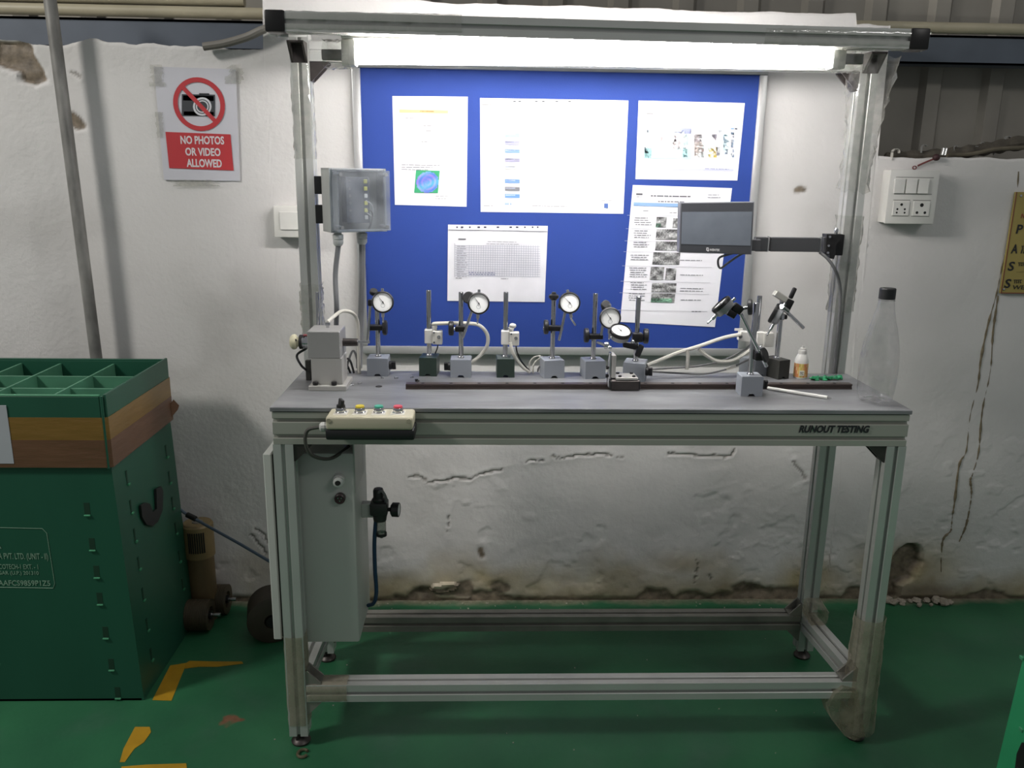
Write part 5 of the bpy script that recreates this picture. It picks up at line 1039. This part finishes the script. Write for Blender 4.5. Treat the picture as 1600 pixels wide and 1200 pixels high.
add('hose_fitting', B().cyl(P(292, 804, .599), P(306, 811, .588), .0085, n=12, ch=.001), BLACKM, None, 'dark connector on the grey blue hose beside the crate', 'connector')
ROL = M('dusty_brown_roller', '463d2c', .6, 0, .15, 20)
def roller(label, px, py, half, r, Y, pin):
    c = P(px, py, Y); c.z = r; t = thing('ribbed_roller', label, 'roller', (c.x, c.y, 0), 'rollers by the wall')
    prf = [(0, -half)]; n = 14
    for i in range(n): h = -half+2*half*i/n; prf += [(r, h), (r, h+half*1.3/n), (r*.965, h+half*1.4/n), (r*.965, h+half*1.9/n)]
    add('body', B().lathe(prf+[(r, half), (r*.55, half), (r*.5, half-.008), (0, half-.008)], c, (1, 0, 0), 32), ROL, t)
    add('shaft_pin', B().cyl(c+V((half-.01, 0, 0)), c+V((half+pin, 0, 0)), .006, n=12, ch=.001), STEEL, t); add('shaft_hub', B().cyl(c+V((half-.009, 0, 0)), c+V((half+.004, 0, 0)), .013, n=14), BLACKM, t)
o1 = T(310, 990, 0); roller('brown ribbed roller with steel pin on floor beside crate, nearer camera', 308, 965, .042, .047, o1.y+.03, .03)
roller('brown roller with steel pin close to the wall, behind the nearer roller', 335, 935, .042, .047, .655, .026)
c = P(424, 945, .52); t = thing('roller_wheel', 'dark brown round roller end beside the left bench leg', 'roller', (c.x, .52, 0)); add('body', B().lathe([(0, -.05), (.068, -.05), (.072, -.046), (.072, .046), (.066, .05), (.022, .05), (.018, .04), (0, .04)], (c.x, .52, .072), (0.25, -1, 0), 36), M('dark_roller', '40382d', .6, 0, .15, 18), t); add('hub', B().cyl((c.x+.01, .48, .072), (c.x+.0135, .466, .072), .017, n=18), DARK, t)
YT = M('yellow_floor_tape', 'b3891c', .5, 0, .12, 18)
def ftape(label, pts, h=.0007):
    b = B().prism([T(x, y, .0006) for x, y in pts], (0, 0, h)); add('floor_tape', b, YT, None, label, 'floor tape', 'yellow floor markings')
ftape('yellow floor tape strip slanting by the crate corner', [(238, 1094), (266, 1040), (292, 1036), (282, 1060), (268, 1095)])
ftape('torn yellow floor tape strip lying toward the bench leg', [(290, 1037), (296, 1033), (340, 1034), (378, 1034), (380, 1037), (340, 1042), (310, 1042), (288, 1045)], .001)
ftape('short yellow floor tape tapering to a point in the foreground', [(187, 1191), (193, 1170), (211, 1136), (234, 1136), (236, 1144), (225, 1160), (210, 1170), (195, 1191)])
ftape('yellow floor tape scrap at bottom edge of picture', [(190, 1198), (230, 1195), (291, 1193), (294, 1215), (185, 1215)])
ST = M('rubble_pale', '9b9284', .85, 0, .15, 40, .5, 80)
R = random.Random(11)
for i_, (px, py, s) in enumerate(sorted(((1386, 942, .024), (1396, 945, .020), (1404, 938, .016), (1418, 938, .012), (1428, 938, .018), (1440, 936, .010), (1448, 941, .016), (1462, 942, .024), (1474, 945, .026), (1483, 944, .016), (1436, 948, .014), (1455, 947, .010), (1410, 946, .011)))):
    o = T(px, py, 0); o.y = min(o.y, YW-.016); b = B(); b.ball((0, 0, 0), s, (1, .7, .5), 7)
    for v in b.bm.verts: v.co *= R.uniform(.7, 1.1)
    bmesh.ops.rotate(b.bm, verts=b.bm.verts[:], matrix=rz(R.uniform(0, 6))@Matrix.Rotation(R.uniform(-.3, .3), 3, 'X'), cent=(0, 0, 0)); mz = min(v.co.z for v in b.bm.verts); bmesh.ops.translate(b.bm, verts=b.bm.verts[:], vec=o+V((0, 0, -mz)))
    add('plaster_chunk', b, ST, None, 'pale lump of fallen plaster under the wall hole, %s from left' % ORD[i_], 'rubble', 'fallen plaster at the wall foot', smooth=20)
add('metal_ring', B().tube([T(473, 1177, .004)+V((math.cos(t)*.012, math.sin(t)*.014, 0)) for t in [.6+5.2*i/14 for i in range(15)]], .0038, 8, 1), M('ring_brown', '5f5a44', .5, .2), None, 'small open metal ring lying on floor before left bench foot', 'ring')
fl = B(); R = random.Random(4)
for i in range(60):
    px, py = (R.uniform(560, 1250), R.uniform(938, 952)) if i < 34 else (R.uniform(420, 1300), R.uniform(950, 1195))
    o = T(px, py, .001); 
    if o.y > YW-.012: o.y = YW-.015
    s = R.uniform(.0012, .003)*(1 if i < 34 else .6); fl.box(o, (s*2, s*1.4, .002), rz(R.uniform(0, 6)))
add('floor_grit', fl, M('grit', 'a8a597', .8), None, 'pale specks of plaster grit strewn over the green floor', 'grit', kind='stuff')
